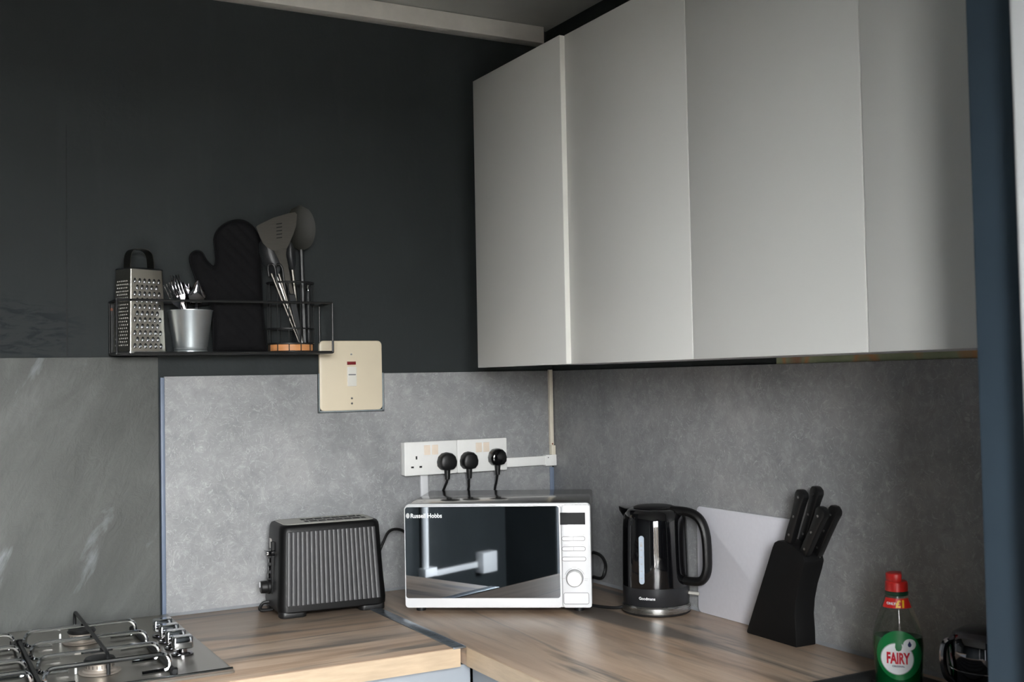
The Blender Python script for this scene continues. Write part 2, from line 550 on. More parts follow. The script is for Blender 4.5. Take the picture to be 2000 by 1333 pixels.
# glazed door behind the photographer
d = bpy.data.objects.new('door_1', None); COL.objects.link(d); struct(d, 'glazed white garden door')
d.location = (DX0, DY, DZ0)
dw, dh = DX1 - DX0, DZ1 - DZ0
b = MB()
b.box((0, -0.09, 0), (0.06, -0.01, dh)).box((dw - 0.06, -0.09, 0), (dw, -0.01, dh)).box((0, -0.09, 0), (dw, -0.01, 0.07)).box((0, -0.09, dh - 0.06), (dw, -0.01, dh)).box((dw / 2 - 0.045, -0.09, 0), (dw / 2 + 0.045, -0.01, dh))
b.build('door_frame', 'frame_white', d, smooth=False)
for x0, x1 in ((0.06, dw / 2 - 0.045), (dw / 2 + 0.045, dw - 0.06)):
    MB().box((x0, -0.056, 0.07), (x1, -0.052, dh - 0.06)).build('pane', 'pane', d, smooth=False)
MB().tube([(dw / 2 - 0.02, -0.01, 0.95), (dw / 2 - 0.02, 0.04, 0.95), (dw / 2 - 0.13, 0.04, 0.95)], 0.009).build('door_handle', 'chrome', d)
# window beyond the pier
d = bpy.data.objects.new('window_1', None); COL.objects.link(d); struct(d, 'white framed window beyond the dark pier')
d.location = (0, WY0, WZ0)
ww, wh = WY1 - WY0, WZ1 - WZ0
b = MB()
b.box((0.02, 0, 0), (0.08, 0.05, wh)).box((0.02, ww - 0.05, 0), (0.08, ww, wh)).box((0.02, 0.05, 0), (0.08, ww - 0.05, 0.05)).box((0.02, 0.05, wh - 0.05), (0.08, ww - 0.05, wh))
b.build('window_frame', 'frame_white', d, smooth=False)
MB().box((0.048, 0.05, 0.05), (0.052, ww - 0.05, wh - 0.05)).build('pane', 'pane', d, smooth=False)
MB().box((-0.12, -0.03, -0.03), (0.06, ww + 0.03, -0.001)).build('window_sill', 'frame_white', d, bevel=0.004)
# outdoors
struct(MB().box((-30, -60, -0.12), (30, -3.16, -0.02)).box((0.11, -3.16, -0.12), (30, 30, -0.02)).build('ground', 'patio', smooth=False))

gf = thing('sky_block_fence', 'unseen timber fence outside, added to block the low sky', 'fence', (-1.5, -9.0, -0.02))  # added out of view, its height set to cut off sky light near the horizon
for q in range(40):
    MB().box((-6.0 + q * 0.30, -0.012, 0), (-6.0 + q * 0.30 + 0.285, 0.012, 1.8)).build('plank', 'fence', gf, smooth=False)
for q in range(5):
    MB().box((-6.0 + q * 3.0 - 0.05, 0.013, 0), (-6.0 + q * 3.0 + 0.05, 0.11, 1.85)).build('post', 'fence', gf, smooth=False)

# splashbacks
CTZ = 0.9003
def slab(name, label, a, b_, mat, bevel=0.0012):
    o = MB().box(a, b_).build(name, mat, bevel=bevel)
    return tag(o, label, 'splashback')
slab('slate_panel', 'grey veined slate splashback panel behind the gas hob', (-2.0, -0.010, 0.902), (-1.0635, -0.0005, 1.497), 'slate', 0.002)
tag(MB().prism([(-1.0505, 0.902), (-0.012, 0.902), (-0.012, 1.451), (-0.5045, 1.451), (-0.5045, 1.3545), (-0.6815, 1.3545), (-0.6815, 1.451), (-1.0505, 1.451)], -0.0005, -0.008, 'y').build('splashback_panel', 'concrete', bevel=0.001), 'pale concrete-effect splashback behind toaster and sockets', 'splashback')
struct(MB().prism([(-0.0081, CTZ), (-0.0150, CTZ), (-0.0081, CTZ + 0.006)], -1.0505, -0.012, 'x').build('trim_7', 'sealant', smooth=False), 'grey sealant bead along the back of the worktop')
struct(MB().prism([(-0.0081, CTZ), (-0.0150, CTZ), (-0.0081, CTZ + 0.006)], -1.762, -0.012, 'y').build('trim_8', 'sealant', smooth=False), 'grey sealant bead along the right-hand worktop')
slab('splashback_panel', 'shaded concrete-effect splashback behind kettle and knife block', (-0.008, -1.762, 0.902), (-0.0005, -0.008, 1.450), 'concrete')
struct(MB().box((-1.0600, -0.014, 0.9005), (-1.0508, -0.0005, 1.449)).build('trim_3', 'blue_trim', bevel=0.0015), 'blue-grey edge strip between two splashbacks')
struct(MB().box((-0.0215, -0.0115, 0.902), (-0.0085, -0.0082, 1.186)).build('trim_4', 'blue_trim', bevel=0.001), 'blue-grey corner strip below the trunking')
# bare strip of old plaster between splashback and wall cabinets
struct(MB().box((-0.0035, -1.762, 1.4502), (-0.0003, -0.905, 1.478)).build('trim_5', 'patchy', smooth=False), 'strip of bare patchy green plaster under cabinets')

# ------------------------------------------------------------------ worktops and base units
CT = 0.90
TH = 0.038
wl = thing('worktop', 'oak-effect worktop run carrying hob and toaster', 'worktop', (-0.6135, 0, CT))
MB().box((-1.98, -0.648, -TH), (0, -0.0105, 0)).build('worktop_board', 'wood_x', wl, bevel=0.0015)
MB().box((-1.98, -0.6495, -TH + 0.0005), (0, -0.6478, -0.001)).build('edge_band', 'edge_wood', wl, smooth=False)
wr = thing('worktop', 'oak-effect worktop run carrying microwave, kettle and knife block', 'worktop', (-0.60, 0, CT))
MB().box((0.0, -1.763, -TH), (0.5915, -0.0085, 0)).build('worktop_board', 'wood_y', wr, bevel=0.0015)
MB().box((-0.0015, -1.763, -TH + 0.0005), (0.0003, -0.651, -0.001)).build('edge_band', 'edge_wood', wr, smooth=False)
struct(MB().box((-0.6290, -0.6500, CT - 0.002), (-0.6010, -0.020, CT + 0.0016)).build('trim_6', 'steel_trim', bevel=0.0007), 'aluminium joint strip between the two worktops')

def base_unit(label, x0, x1, y0, y1, face):
    r = thing('base_cabinet', label, 'cabinet', ((x0 + x1) / 2, (y0 + y1) / 2, 0), group='base cabinets under the worktops')
    hx, hy = (x1 - x0) / 2, (y1 - y0) / 2
    top = CT - TH - 0.001
    MB().box((-hx, -hy, 0.14), (hx, hy, top)).build('carcass', 'cab_white', r, smooth=False)
    if face == 'y':
        MB().box((-hx + 0.0015, -hy - 0.02, 0.15), (hx - 0.0015, -hy - 0.001, top - 0.003)).build('door', 'base_door', r, bevel=0.001)
        MB().box((-hx, -hy + 0.05, 0.0), (hx, -hy + 0.065, 0.14)).build('plinth', 'cab_white', r, smooth=False)
    else:
        MB().box((-hx - 0.02, -hy + 0.0015, 0.15), (-hx - 0.001, hy - 0.0015, top - 0.003)).build('door', 'base_door', r, bevel=0.001)
        MB().box((-hx + 0.05, -hy, 0.0), (-hx + 0.065, hy, 0.14)).build('plinth', 'cab_white', r, smooth=False)
    return r
base_unit('pale grey base cabinet under the toaster end of the worktop', -1.15, -0.5765, -0.60, -0.02, 'y')
base_unit('pale grey base cabinet under the gas hob', -1.76, -1.155, -0.60, -0.02, 'y')
base_unit('pale grey base cabinet under the worktop beyond the hob', -2.36, -1.765, -0.60, -0.02, 'y')
base_unit('pale grey base cabinet under the kettle end of the worktop', -0.555, -0.02, -1.25, -0.6225, 'x')
base_unit('pale grey base cabinet under the black sink', -0.555, -0.02, -1.76, -1.255, 'x')

# ------------------------------------------------------------------ wall cabinets
CZ0, CZ1 = 1.459, 2.163
seams = [-0.2326, -0.6453, -1.0614, -1.4742, -1.762]
clabel = ['first light grey wall cabinet at the corner, standing slightly proud', 'second light grey wall cabinet from the corner', 'third light grey wall cabinet, widest in view', 'fourth light grey wall cabinet, cut off by the dark pier']
for i in range(4):
    y1, y0 = seams[i], seams[i + 1]
    xf = -0.351 if i == 0 else -0.340
    r = thing('wall_cabinet', clabel[i], 'cabinet', (0, (y0 + y1) / 2, CZ0), group='light grey wall cabinets')
    h = (y1 - y0) / 2
    MB().box((xf + 0.0195, -h + 0.0005, 0.004), (-0.001, h - 0.0005, CZ1 - CZ0 - 0.002)).build('carcass', 'cab_white', r, smooth=False)
    MB().box((xf, -h + 0.0011, 0), (xf + 0.0185, h - 0.0011, CZ1 - CZ0)).build('door', 'cab', r, bevel=0.0008)
    if i == 0:
        MB().box((xf + 0.0004, -h + 0.0002, 0.001), (xf + 0.018, -h + 0.0011, CZ1 - CZ0 - 0.001)).build('edge_band', 'cab_edge', r, smooth=False)

# ------------------------------------------------------------------ cream cooker switch
r = thing('cooker_switch', 'large cream cooker switch plate with red neon on the wall', 'switch', (-0.594, -0.0005, 1.4465))
MB().prism(rrect(0.083, 0.0875, 0.012), -0.0, -0.012, 'y').build('plate', 'cream', r, bevel=0.003)
MB().prism(rect(-0.0115, -0.027, 0.0125, 0.022, 0.0015), -0.011, -0.0155, 'y').build('rocker', 'switch_white', r, bevel=0.001)
MB().box((-0.009, -0.0160, 0.0005), (0.010, -0.0152, 0.0035)).build('rocker_mark', 'line_grey', r, smooth=False)
MB().box((-0.0115, -0.0142, 0.027), (0.0115, -0.011, 0.035)).build('neon', 'red_neon', r, bevel=0.0006)
for z in (0.053, -0.057, -0.070):
    sc = MB().disc((0, -0.0118, z), 0.0026, 14, 'y', 0.0012).build('screw', 'steel', r)
    MB().box((-0.0022, -0.0134, z - 0.0004), (0.0022, -0.0129, z + 0.0004)).build('slot', 'dark_hole', sc, smooth=False)
b = MB()
b.box((-0.0855, -0.0095, -0.0905), (0.0865, -0.0075, -0.0865)).box((0.0825, -0.0095, -0.0905), (0.0875, -0.0075, 0.006)).box((-0.0855, -0.0095, -0.0905), (-0.0822, -0.0075, 0.006))
b.build('sealant', 'caulk', r, bevel=0.0006)

# ------------------------------------------------------------------ double sockets, plugs, trunking
def socket(label, x0, x1, z0, switches, holes):
    r = thing('double_socket', label, 'socket', ((x0 + x1) / 2, -0.0085, z0), group='white double sockets')
    h = (x1 - x0) / 2
    MB().prism(rect(-h + 0.001, 0.001, h - 0.001, 0.084, 0.002), 0, -0.020, 'y').build('back_box', 'white', r, bevel=0.001)
    MB().prism(rect(-h, 0, h, 0.0855, 0.003), -0.0202, -0.029, 'y').build('faceplate', 'white', r, bevel=0.0018)
    for sx in (-0.011, 0.011):
        MB().prism(rect(sx - 0.0085, 0.051, sx + 0.0085, 0.076, 0.001), -0.0285, -0.0312, 'y').build('rocker', 'peach', r, bevel=0.0007)
    for hx in holes:
        for (dx, dz, w_, h_) in ((0, 0.045, 0.0022, 0.0042), (-0.0115, 0.0215, 0.0036, 0.0022), (0.0115, 0.0215, 0.0036, 0.0022)):
            MB().box((hx + dx - w_, -0.0294, dz - h_), (hx + dx + w_, -0.0288, dz + h_)).build('pin_hole', 'dark_hole', r, smooth=False)
    return r
socket('white double socket with one empty outlet and one black plug', -0.4645, -0.3165, 1.1885, 2, (-0.041, 0.041))
socket('white double socket beside the corner with two black plugs', -0.3150, -0.1690, 1.1885, 2, (-0.041, 0.041))

def plug(label, x, z, wx, glossy, cx):
    r = thing('mains_plug', label, 'plug', (x, -0.0378, z), group='black mains plugs')
    prof = [(-0.024, -0.012), (-0.0255, 0.0), (-0.0215, 0.013), (-0.012, 0.0215), (0.0, 0.024), (0.012, 0.0215), (0.0215, 0.013), (0.0255, 0.0), (0.024, -0.012), (0.016, -0.0205), (0.0, -0.023), (-0.016, -0.0205)]
    rings = []
    for dy, s in ((0.0, 0.97), (-0.004, 1.0), (-0.018, 0.97), (-0.024, 0.86), (-0.027, 0.62)):
        rings.append([(p[0] * s * wx, dy, p[1] * s) for p in prof])
    MB().loft(rings).build('plug_body', 'black_gloss' if glossy else 'black', r, bevel=0.001)
    MB().lathe([(0.0085, 0.0), (0.0075, -0.012), (0.006, -0.030)][::-1], 12, Matrix.Translation((0, -0.010, -0.016))).build('strain_relief', 'black', r)
    pts = smooth_path([(0, -0.010, -0.040), (0.0, -0.006, -0.052), (cx * 0.6, 0.006, -0.068), (cx, 0.020, -0.092), (cx, 0.0225, -0.16)], 6)
    MB().tube(pts, 0.0033, 8).build('flex', 'cord', r)
    if not glossy:
        b = MB()
        for q in range(6):
            b.box((-0.012, -0.0278, -0.010 + q * 0.004), (0.012, -0.0268, -0.0085 + q * 0.004))
    return r
plug('black plug in the left double socket', -0.3503, 1.2205, 1.0, False, -0.002)
plug('black plug in the left outlet of the right double socket', -0.2870, 1.2195, 0.92, False, 0.010)
plug('glossy black plug at the corner end of the sockets', -0.2035, 1.2245, 0.96, True, 0.006)

r = thing('cable_trunking', 'white trunking running from socket to corner and up to cabinets', 'trunking', (-0.1685, -0.0085, 1.194))
MB().box((0, 0, 0), (0.135, -0.016, 0.0245)).build('trunking_channel', 'white', r, bevel=0.001)
MB().box((0.126, 0, -0.003), (0.1598, -0.0185, 0.027)).build('elbow', 'white', r, bevel=0.0012)
MB().box((0.1470, -0.0006, 0.026), (0.1596, -0.0150, 0.052)).build('elbow_upright', 'white_aged', r, bevel=0.0012)
MB().box((0.1465, -0.0002, 0.052), (0.1575, -0.0105, 0.2595)).build('upright_channel', 'white_aged', r, bevel=0.0015)
MB().disc((0.152, -0.0104, 0.056), 0.0022, 10, 'y', 0.0008).build('screw', 'brass', r)
MB().disc((0.133, -0.0185, 0.020), 0.0014, 10, 'y', 0.0008).build('screw', 'dark_hole', r)
tag(MB().box((-0.412, -0.0085, 0.905), (-0.392, -0.0195, 1.188)).build('cable_trunking', 'white_gloss', bevel=0.001), 'short white trunking dropping below the sockets behind microwave', 'trunking')

# ------------------------------------------------------------------ gas hob
hob = thing('gas_hob', 'stainless steel gas hob with pan supports on the worktop', 'hob', (-1.345, -0.305, CT + 0.0004))
HX, HY = 0.298, 0.292
ring = lambda hx, hy, r_, z: [(x, y, z) for x, y in rrect(hx, hy, r_)]
MB().loft([ring(HX, HY, 0.006, 0), ring(HX, HY, 0.006, 0.0035), ring(HX - 0.004, HY - 0.004, 0.006, 0.0065), ring(HX - 0.012, HY - 0.012, 0.008, 0.0075), ring(HX - 0.020, HY - 0.020, 0.01, 0.0055)]).build('hob_plate', 'steel_hob', hob)
MB().tube([(-HX + 0.004, -HY + 0.004, 0.0065), (HX - 0.004, -HY + 0.004, 0.0065)], 0.0045, 10).build('front_lip', 'chrome', hob)
BS = 0.70
for bx, by in ((0.080, -0.170), (0.086, 0.105), (-0.150, -0.170), (-0.150, 0.105)):
    bn = MB().lathe([(0.0, 0.0062), (0.052, 0.0062), (0.054, 0.009), (0.043, 0.010), (0.040, 0.013), (0.036, 0.0135), (0.036, 0.024), (0.033, 0.026), (0.0, 0.026)], 32, Matrix.Translation((bx, by, 0)) @ Matrix.Diagonal((BS, BS, 1, 1)), cap=False).build('burner', 'burner_alloy', hob)
    MB().lathe([(0.0, 0.0262), (0.038, 0.0262), (0.040, 0.029), (0.036, 0.033), (0.0, 0.034)], 32, Matrix.Translation((bx, by, 0)) @ Matrix.Diagonal((BS, BS, 1, 1)), cap=False).build('burner_cap', 'black', bn)
    b = MB()
    for q in range(20):
        a = 2 * math.pi * q / 20
        b.box((-0.0008, 0.0352, 0.0165), (0.0008, 0.0366, 0.0225), Matrix.Translation((bx, by, 0)) @ Matrix.Diagonal((BS, BS, 1, 1)) @ Matrix.Rotation(a, 4, 'Z'))
    b.build('flame_slot', 'dark_hole', bn, smooth=False)
    MB().lathe([(0.0022, 0.006), (0.0022, 0.024), (0.0012, 0.026)], 8, Matrix.Translation((bx - 0.040, by + 0.010, 0))).build('igniter', 'white', bn)
def arc_u(x0, x1, y, z0, z1, r_, foot):
    p = []
    p.append((x0 + foot, y - 0.004, z0))
    p.append((x0 + 0.012, y - 0.002, z0))
    for k in range(4):
        a = math.pi * 1.5 - k * math.pi / 6
        p.append((x0 + 0.010 + 0.010 * math.cos(a), y, z0 + 0.010 + 0.010 * math.sin(a)))
    for k in range(5):
        a = math.pi - k * math.pi / 8
        p.append((x0 + r_ + r_ * math.cos(a), y, z1 - r_ + r_ * math.sin(a)))
    for k in range(5):
        a = math.pi / 2 - k * math.pi / 8
        p.append((x1 - r_ + r_ * math.cos(a), y, z1 - r_ + r_ * math.sin(a)))
    for k in range(4):
        a = -k * math.pi / 6
        p.append((x1 - 0.010 + 0.010 * math.cos(a), y, z0 + 0.010 + 0.010 * math.sin(a)))
    p.append((x1 - 0.012, y - 0.002, z0))
    p.append((x1 - foot, y - 0.004, z0))
    return p
for sx, lab in ((0.083, 1), (-0.150, 0)):
    ps = MB().tube([(sx - 0.111, 0.150, 0.012), (sx - 0.111, -0.270, 0.012)], 0.0048, 8).build('pan_support', 'wire', hob)
    MB().tube([(sx + 0.111, 0.150, 0.012), (sx + 0.111, -0.270, 0.012)], 0.0048, 8).build('side_rail', 'wire', ps)
    for y in (0.090, -0.032, -0.152, -0.250):
        MB().tube(arc_u(sx - 0.106, sx + 0.106, y, 0.0125, 0.0420, 0.016, 0.05), 0.0042, 8).build('support_bar', 'chrome', ps)
    MB().tube(smooth_path([(sx + 0.004, 0.212, 0.010), (sx + 0.004, 0.211, 0.046), (sx + 0.004, 0.150, 0.0495), (sx + 0.004, -0.03, 0.0495), (sx + 0.004, -0.150, 0.0490), (sx + 0.004, -0.215, 0.046), (sx + 0.004, -0.225, 0.012)], 5), 0.0036, 8).build('cross_bar', 'wire', ps)
    for ex in (-0.111, 0.111):
        for ey in (0.145, -0.262):
            MB().lathe([(0.007, 0.0056), (0.007, 0.016), (0.005, 0.018)], 10, Matrix.Translation((sx + ex, ey, 0))).build('rubber_foot', 'black', ps)
for k in range(4):
    y = 0.065 - k * 0.062
    kb = MB().lathe([(0.021, 0.0056), (0.021, 0.009), (0.0175, 0.011), (0.009, 0.012), (0.0085, 0.019)], 24, Matrix.Translation((0.240, y, 0))).build('control_knob', 'chrome_dark', hob)
    MB().loft([[(0.240 + px, y + py, z) for px, py in rrect(hx_, hy_, 0.004)] for z, hx_, hy_ in ((0.0185, 0.0180, 0.010), (0.021, 0.0195, 0.0115), (0.040, 0.0190, 0.0105), (0.043, 0.0170, 0.0090))]).build('knob_grip', 'chrome', kb)

# ------------------------------------------------------------------ toaster
ts = thing('toaster', 'black two-slice toaster with ribbed grey sides on the worktop', 'toaster', (-0.7085, -0.122, CT), math.radians(-4.15))
def tring(z, hx, hy, r_=0.022, n=6):
    return [(x, y, z) for x, y in rrect(hx, hy, min(r_, hx - 0.001, hy - 0.001), n)]
sec = [(0.011, 0.122, 0.079), (0.014, 0.1265, 0.0815), (0.028, 0.1275, 0.0815), (0.100, 0.1230, 0.0745), (0.190, 0.1190, 0.0670), (0.199, 0.1178, 0.0655), (0.2045, 0.1150, 0.0625), (0.2065, 0.1110, 0.0585)]
MB().loft([tring(*s_) for s_ in sec]).build('body', 'black_satin', ts)
# steel top plate with two slots
tp = MB().loft([tring(0.2062, 0.107, 0.0550, 0.014), tring(0.2080, 0.106, 0.0540, 0.014)]).build('top_plate', 'steel_satin', ts)
for sy in (-0.0185, 0.0185):
    sl = MB().box((-0.052, sy - 0.0105, 0.2078), (0.094, sy + 0.0105, 0.2085)).build('bread_slot', 'dark_hole', tp, smooth=False)
    for q in range(7):
        x = -0.042 + q * 0.0205
        MB().tube([(x, sy - 0.0108, 0.2087), (x, sy + 0.0108, 0.2087)], 0.0011, 6).build('guard_wire', 'steel', tp)
for side in (-1, 1):
    b = MB()
    n = 20
    for q in range(n):
        x = -0.1045 + q * 0.0110
        rings = []
        for z, hy in ((0.0275, 0.0795), (0.0285, 0.0822), (0.191, 0.0675), (0.192, 0.0645)):
            fx = 1 - (z - 0.030) * 0.36
            ring_ = []
            for ux, uy in ((0.0051, -0.001), (0.0047, 0.0010), (0.0036, 0.0017), (0.0, 0.0021), (-0.0036, 0.0017), (-0.0047, 0.0010), (-0.0051, -0.001)):
                ring_.append(((x + ux) * fx, side * (hy + uy), z))
            rings.append(ring_)
        b.loft(rings)
    b.build('ribbed_panel', 'grey_rib', ts)
# end with controls (viewer's left)
def on_end(z):
    return -(0.1275 - (z - 0.030) * 0.0643)
MB().box((on_end(0.10) - 0.0035, -0.010, 0.045), (on_end(0.10) + 0.006, 0.002, 0.165)).build('lever_slot', 'dark_hole', ts, smooth=False)
MB().prism(rrect(0.014, 0.006, 0.003), on_end(0.14) - 0.020, on_end(0.14) + 0.002, 'x', Matrix.Translation((0, -0.004, 0.140))).build('lever', 'black_gloss', ts, bevel=0.001)
MB().box((on_end(0.15) - 0.0012, 0.022, 0.132), (on_end(0.15) + 0.003, 0.040, 0.168)).build('rating_sticker', 'switch_white', ts, smooth=False)
for z in (0.118, 0.100, 0.082):
    MB().lathe([(0.0062, 0), (0.0062, 0.004), (0.005, 0.0052)], 14, Matrix.Translation((on_end(z) + 0.001, 0.026, z)) @ Matrix.Rotation(-math.pi / 2, 4, 'Y')).build('push_button', 'black_gloss', ts)
dk = MB().lathe([(0.0165, 0), (0.0165, 0.006), (0.0145, 0.008), (0.0140, 0.021), (0.012, 0.0225)], 24, Matrix.Translation((on_end(0.058) + 0.001, 0.022, 0.058)) @ Matrix.Rotation(-math.pi / 2, 4, 'Y')).build('browning_dial', 'black', ts)
MB().tube([(on_end(0.058) - 0.0225, 0.022, 0.058), (on_end(0.058) - 0.0225, 0.022, 0.070)], 0.001, 6).build('pointer', 'print_white', dk)
for fx in (-0.093, 0.093):
    for fy in (-0.060, 0.060):
        MB().loft([[(fx + x, fy + y, z) for x, y in rrect(0.030, 0.019, 0.012)] for z in (0.0, 0.014)]).build('foot', 'black', ts, bevel=0.002)
MB().tube(smooth_path([(-0.122, 0.025, 0.022), (-0.140, 0.028, 0.020), (-0.147, 0.030, 0.006), (-0.132, 0.030, 0.003), (-0.118, 0.030, 0.004)], 5), 0.004, 8).build('cord_hook', 'black', ts)
MB().tube(smooth_path([(0.116, 0.030, 0.070), (0.1316, 0.0316, 0.085), (0.1558, 0.0434, 0.130), (0.1842, 0.0655, 0.160), (0.232, 0.099, 0.150), (0.280, 0.1226, 0.100), (0.290, 0.125, 0.050)], 6), 0.0036, 8).build('flex', 'cord', ts)

# ------------------------------------------------------------------ microwave
MW, MH, MD = 0.4257, 0.2345, 0.318
mo = thing('microwave', 'white microwave with mirrored door angled across the corner', 'microwave', (-0.5707, -0.2800, CT), math.radians(-34.19))
z0 = 0.012
MB().prism(rect(0.003, z0 + 0.002, MW - 0.003, z0 + MH - 0.0005, 0.006), 0.018, MD, 'y').build('casing', 'micro_top', mo, bevel=0.002)
MB().prism(rect(0.0, z0, MW, z0 + MH, 0.010), 0.0005, 0.0185, 'y').build('front_frame', 'white_gloss', mo, bevel=0.0015)
GX1 = 0.3548
dr = MB().prism(rect(0.0004, z0 + 0.0005, GX1 + 0.0045, z0 + MH - 0.003, 0.008), -0.0085, 0.0002, 'y').build('door', 'white_gloss', mo, bevel=0.0014)
MB().prism(rect(0.0028, z0 + 0.0225, GX1, z0 + MH - 0.0052, 0.006), -0.0098, -0.0086, 'y').build('mirror_glass', 'mirror', dr, bevel=0.0003, seg=1)
cp = MB().prism(rect(GX1 + 0.0058, z0 + 0.0005, MW - 0.0006, z0 + MH - 0.003, 0.006), -0.0085, 0.0002, 'y').build('control_panel', 'white_gloss', mo, bevel=0.0014)
px = lambda u: (u - 793) * 0.0011695
pz = lambda v: z0 + (1187 - v) * 0.001167
MB().prism(rect(px(1098.5), pz(1027), px(1147), pz(1003.5), 0.001), -0.0090, -0.0084, 'y').build('display', 'display', cp)
def outline(x0, x1, za, zb, r_, wd_=0.0006, y=-0.0092):
    o_ = rect(x0, za, x1, zb, r_)
    i_ = rect(x0 + wd_, za + wd_, x1 - wd_, zb - wd_, max(r_ - wd_, 0.0002))
    n = len(o_)
    vs = [(p[0], y, p[1]) for p in o_] + [(p[0], y, p[1]) for p in i_]
    return vs, [(i, (i + 1) % n, n + (i + 1) % n, n + i) for i in range(n)]
for (u0, u1, v0, v1, split) in ((1101, 1146, 1049.5, 1058, 1), (1101, 1146.5, 1069, 1077.5, 1), (1101, 1147, 1088.5, 1097, 0)):
    bt = MB().prism(rect(px(u0), pz(v1), px(u1), pz(v0), 0.0045), -0.0096, -0.0084, 'y').build('button', 'white_gloss', cp, bevel=0.0004, seg=1)
    b = MB()
    b.add(*outline(px(u0) - 0.0003, px(u1) + 0.0003, pz(v1) - 0.0003, pz(v0) + 0.0003, 0.0047, 0.0013, -0.0098))
    if split:
        b.box((px((u0 + u1) / 2) - 0.0003, -0.0098, pz(v1)), (px((u0 + u1) / 2) + 0.0003, -0.0095, pz(v0)))
    b.build('button_outline', 'line_grey', bt, smooth=False)
b = MB()
for (u0, u1, v) in ((1108, 1117, 1045), (1130, 1141, 1042), (1128, 1145, 1046.5), (1105, 1121, 1066), (1128, 1143, 1065.5), (1121, 1128, 1082.5), (1116, 1134, 1086), (1120, 1129, 1108.5), (1099, 1106, 1130), (1143, 1150, 1131), (1143, 1149, 1134)):
    b.box((px(u0), -0.0087, pz(v) - 0.0005), (px(u1), -0.0084, pz(v) + 0.0005))
b.build('print_mark', 'print_grey', cp, smooth=False)
dxc, dzc = px(1124.5), pz(1129.5)
dl = MB().lathe([(0.0185, 0), (0.0182, 0.006), (0.0172, 0.014), (0.0160, 0.0155), (0.0, 0.0155)], 40, Matrix.Translation((dxc, -0.0085, dzc)) @ Matrix.Rotation(math.pi / 2, 4, 'X'), cap=False).build('dial', 'dial_silver', cp)
MB().lathe([(0.0188, 0.0), (0.0200, 0.0003), (0.0200, 0.0008), (0.0186, 0.0008)], 40, Matrix.Translation((dxc, -0.0085, dzc)) @ Matrix.Rotation(math.pi / 2, 4, 'X'), cap=False).build('dial_ring', 'line_grey', cp)
b = MB()
for a0, a1 in ((20, 75), (105, 160)):
    pts = [(dxc + 0.0225 * math.cos(math.radians(a)), -0.0087, dzc + 0.0225 * math.sin(math.radians(a))) for a in range(a0, a1 + 1, 5)]
    b.tube(pts, 0.0004, 5)
b.build('dial_scale', 'line_grey', cp)
b = MB().prism(rect(px(1103), pz(1179), px(1151), pz(1157.5), 0.004), -0.0100, -0.0084, 'y').build('open_button', 'white_gloss', cp, bevel=0.0005, seg=1)
MB().add(*outline(px(1103) - 0.0006, px(1151) + 0.0006, pz(1179) - 0.0006, pz(1157.5) + 0.0006, 0.0045, 0.0013, -0.0102)).build('button_outline', 'line_grey', b, smooth=False)
# maker's lettering on the glass
vs, fs = text_mesh('Russell Hobbs', 0.0142, 0.0002, 0.00022)
mt = Matrix.Translation((px(806.0), -0.0101, pz(1011.5))) @ Matrix.Rotation(math.pi / 2, 4, 'X') @ Matrix.Diagonal((0.90, 1, 1, 1))
b = MB().add(vs, fs, mt)
b.build('lettering', 'print_white', dr, smooth=False)
b = MB()
el = [(px(801.0) + 0.0043 * math.cos(a_ * math.pi / 10), pz(1007.2) + 0.0061 * math.sin(a_ * math.pi / 10)) for a_ in range(20)]
b.prism(el, -0.0101, -0.0099, 'y')
b.build('emblem', 'print_grey', dr, smooth=False)
for fx in (0.03, MW - 0.03):
    for fy in (0.03, MD - 0.03):
        MB().lathe([(0.011, 0.0), (0.012, 0.011), (0.012, 0.0135)], 16, Matrix.Translation((fx, fy, 0))).build('foot', 'black', mo)
MB().tube(smooth_path([(MW - 0.05, MD - 0.02, 0.09), (MW - 0.03, MD + 0.012, 0.088), (MW + 0.012, MD - 0.03, 0.085), (MW + 0.028, MD - 0.09, 0.070), (MW + 0.022, MD - 0.10, 0.042), (MW + 0.006, MD - 0.05, 0.030), (MW - 0.02, MD + 0.006, 0.03)], 6), 0.0042, 8).build('flex', 'cord', mo)

# ------------------------------------------------------------------ kettle
KX, KY = -0.0885, -0.584
ke = thing('kettle', 'glossy black jug kettle with water gauge on steel base', 'kettle', (KX, KY, CT))
fd = Vector((-0.586, -0.81, 0))           # towards the room
rtv = Vector((0.81, -0.586, 0))
hd = Vector((0.42, -0.9075, 0)).normalized()
MB().lathe([(0.0, 0.0), (0.072, 0.0), (0.0765, 0.003), (0.0768, 0.006)], 56, cap=False).build('base_rim', 'black', ke)
MB().lathe([(0.0768, 0.006), (0.0772, 0.009), (0.0768, 0.018), (0.074, 0.0215), (0.0, 0.0215)], 56, cap=False).build('power_base', 'steel', ke)
MB().lathe([(0.0, 0.0218), (0.0725, 0.0218), (0.0740, 0.024), (0.0748, 0.0612), (0.0, 0.0613)], 56, cap=False).build('lower_band', 'black_matt', ke)
prof = [(0.0, 0.0615), (0.0745, 0.0616), (0.0748, 0.064), (0.0740, 0.120), (0.0722, 0.190), (0.0708, 0.208), (0.0675, 0.221), (0.060, 0.229), (0.052, 0.232), (0.0, 0.2325)]
MB().lathe(prof, 64, cap=False).build('body', 'black_gloss', ke)
MB().lathe([(0.0, 0.2326), (0.047, 0.2326), (0.0478, 0.2345), (0.040, 0.2375), (0.022, 0.2395), (0.0, 0.240)], 48, cap=False).build('lid', 'black_satin', ke)
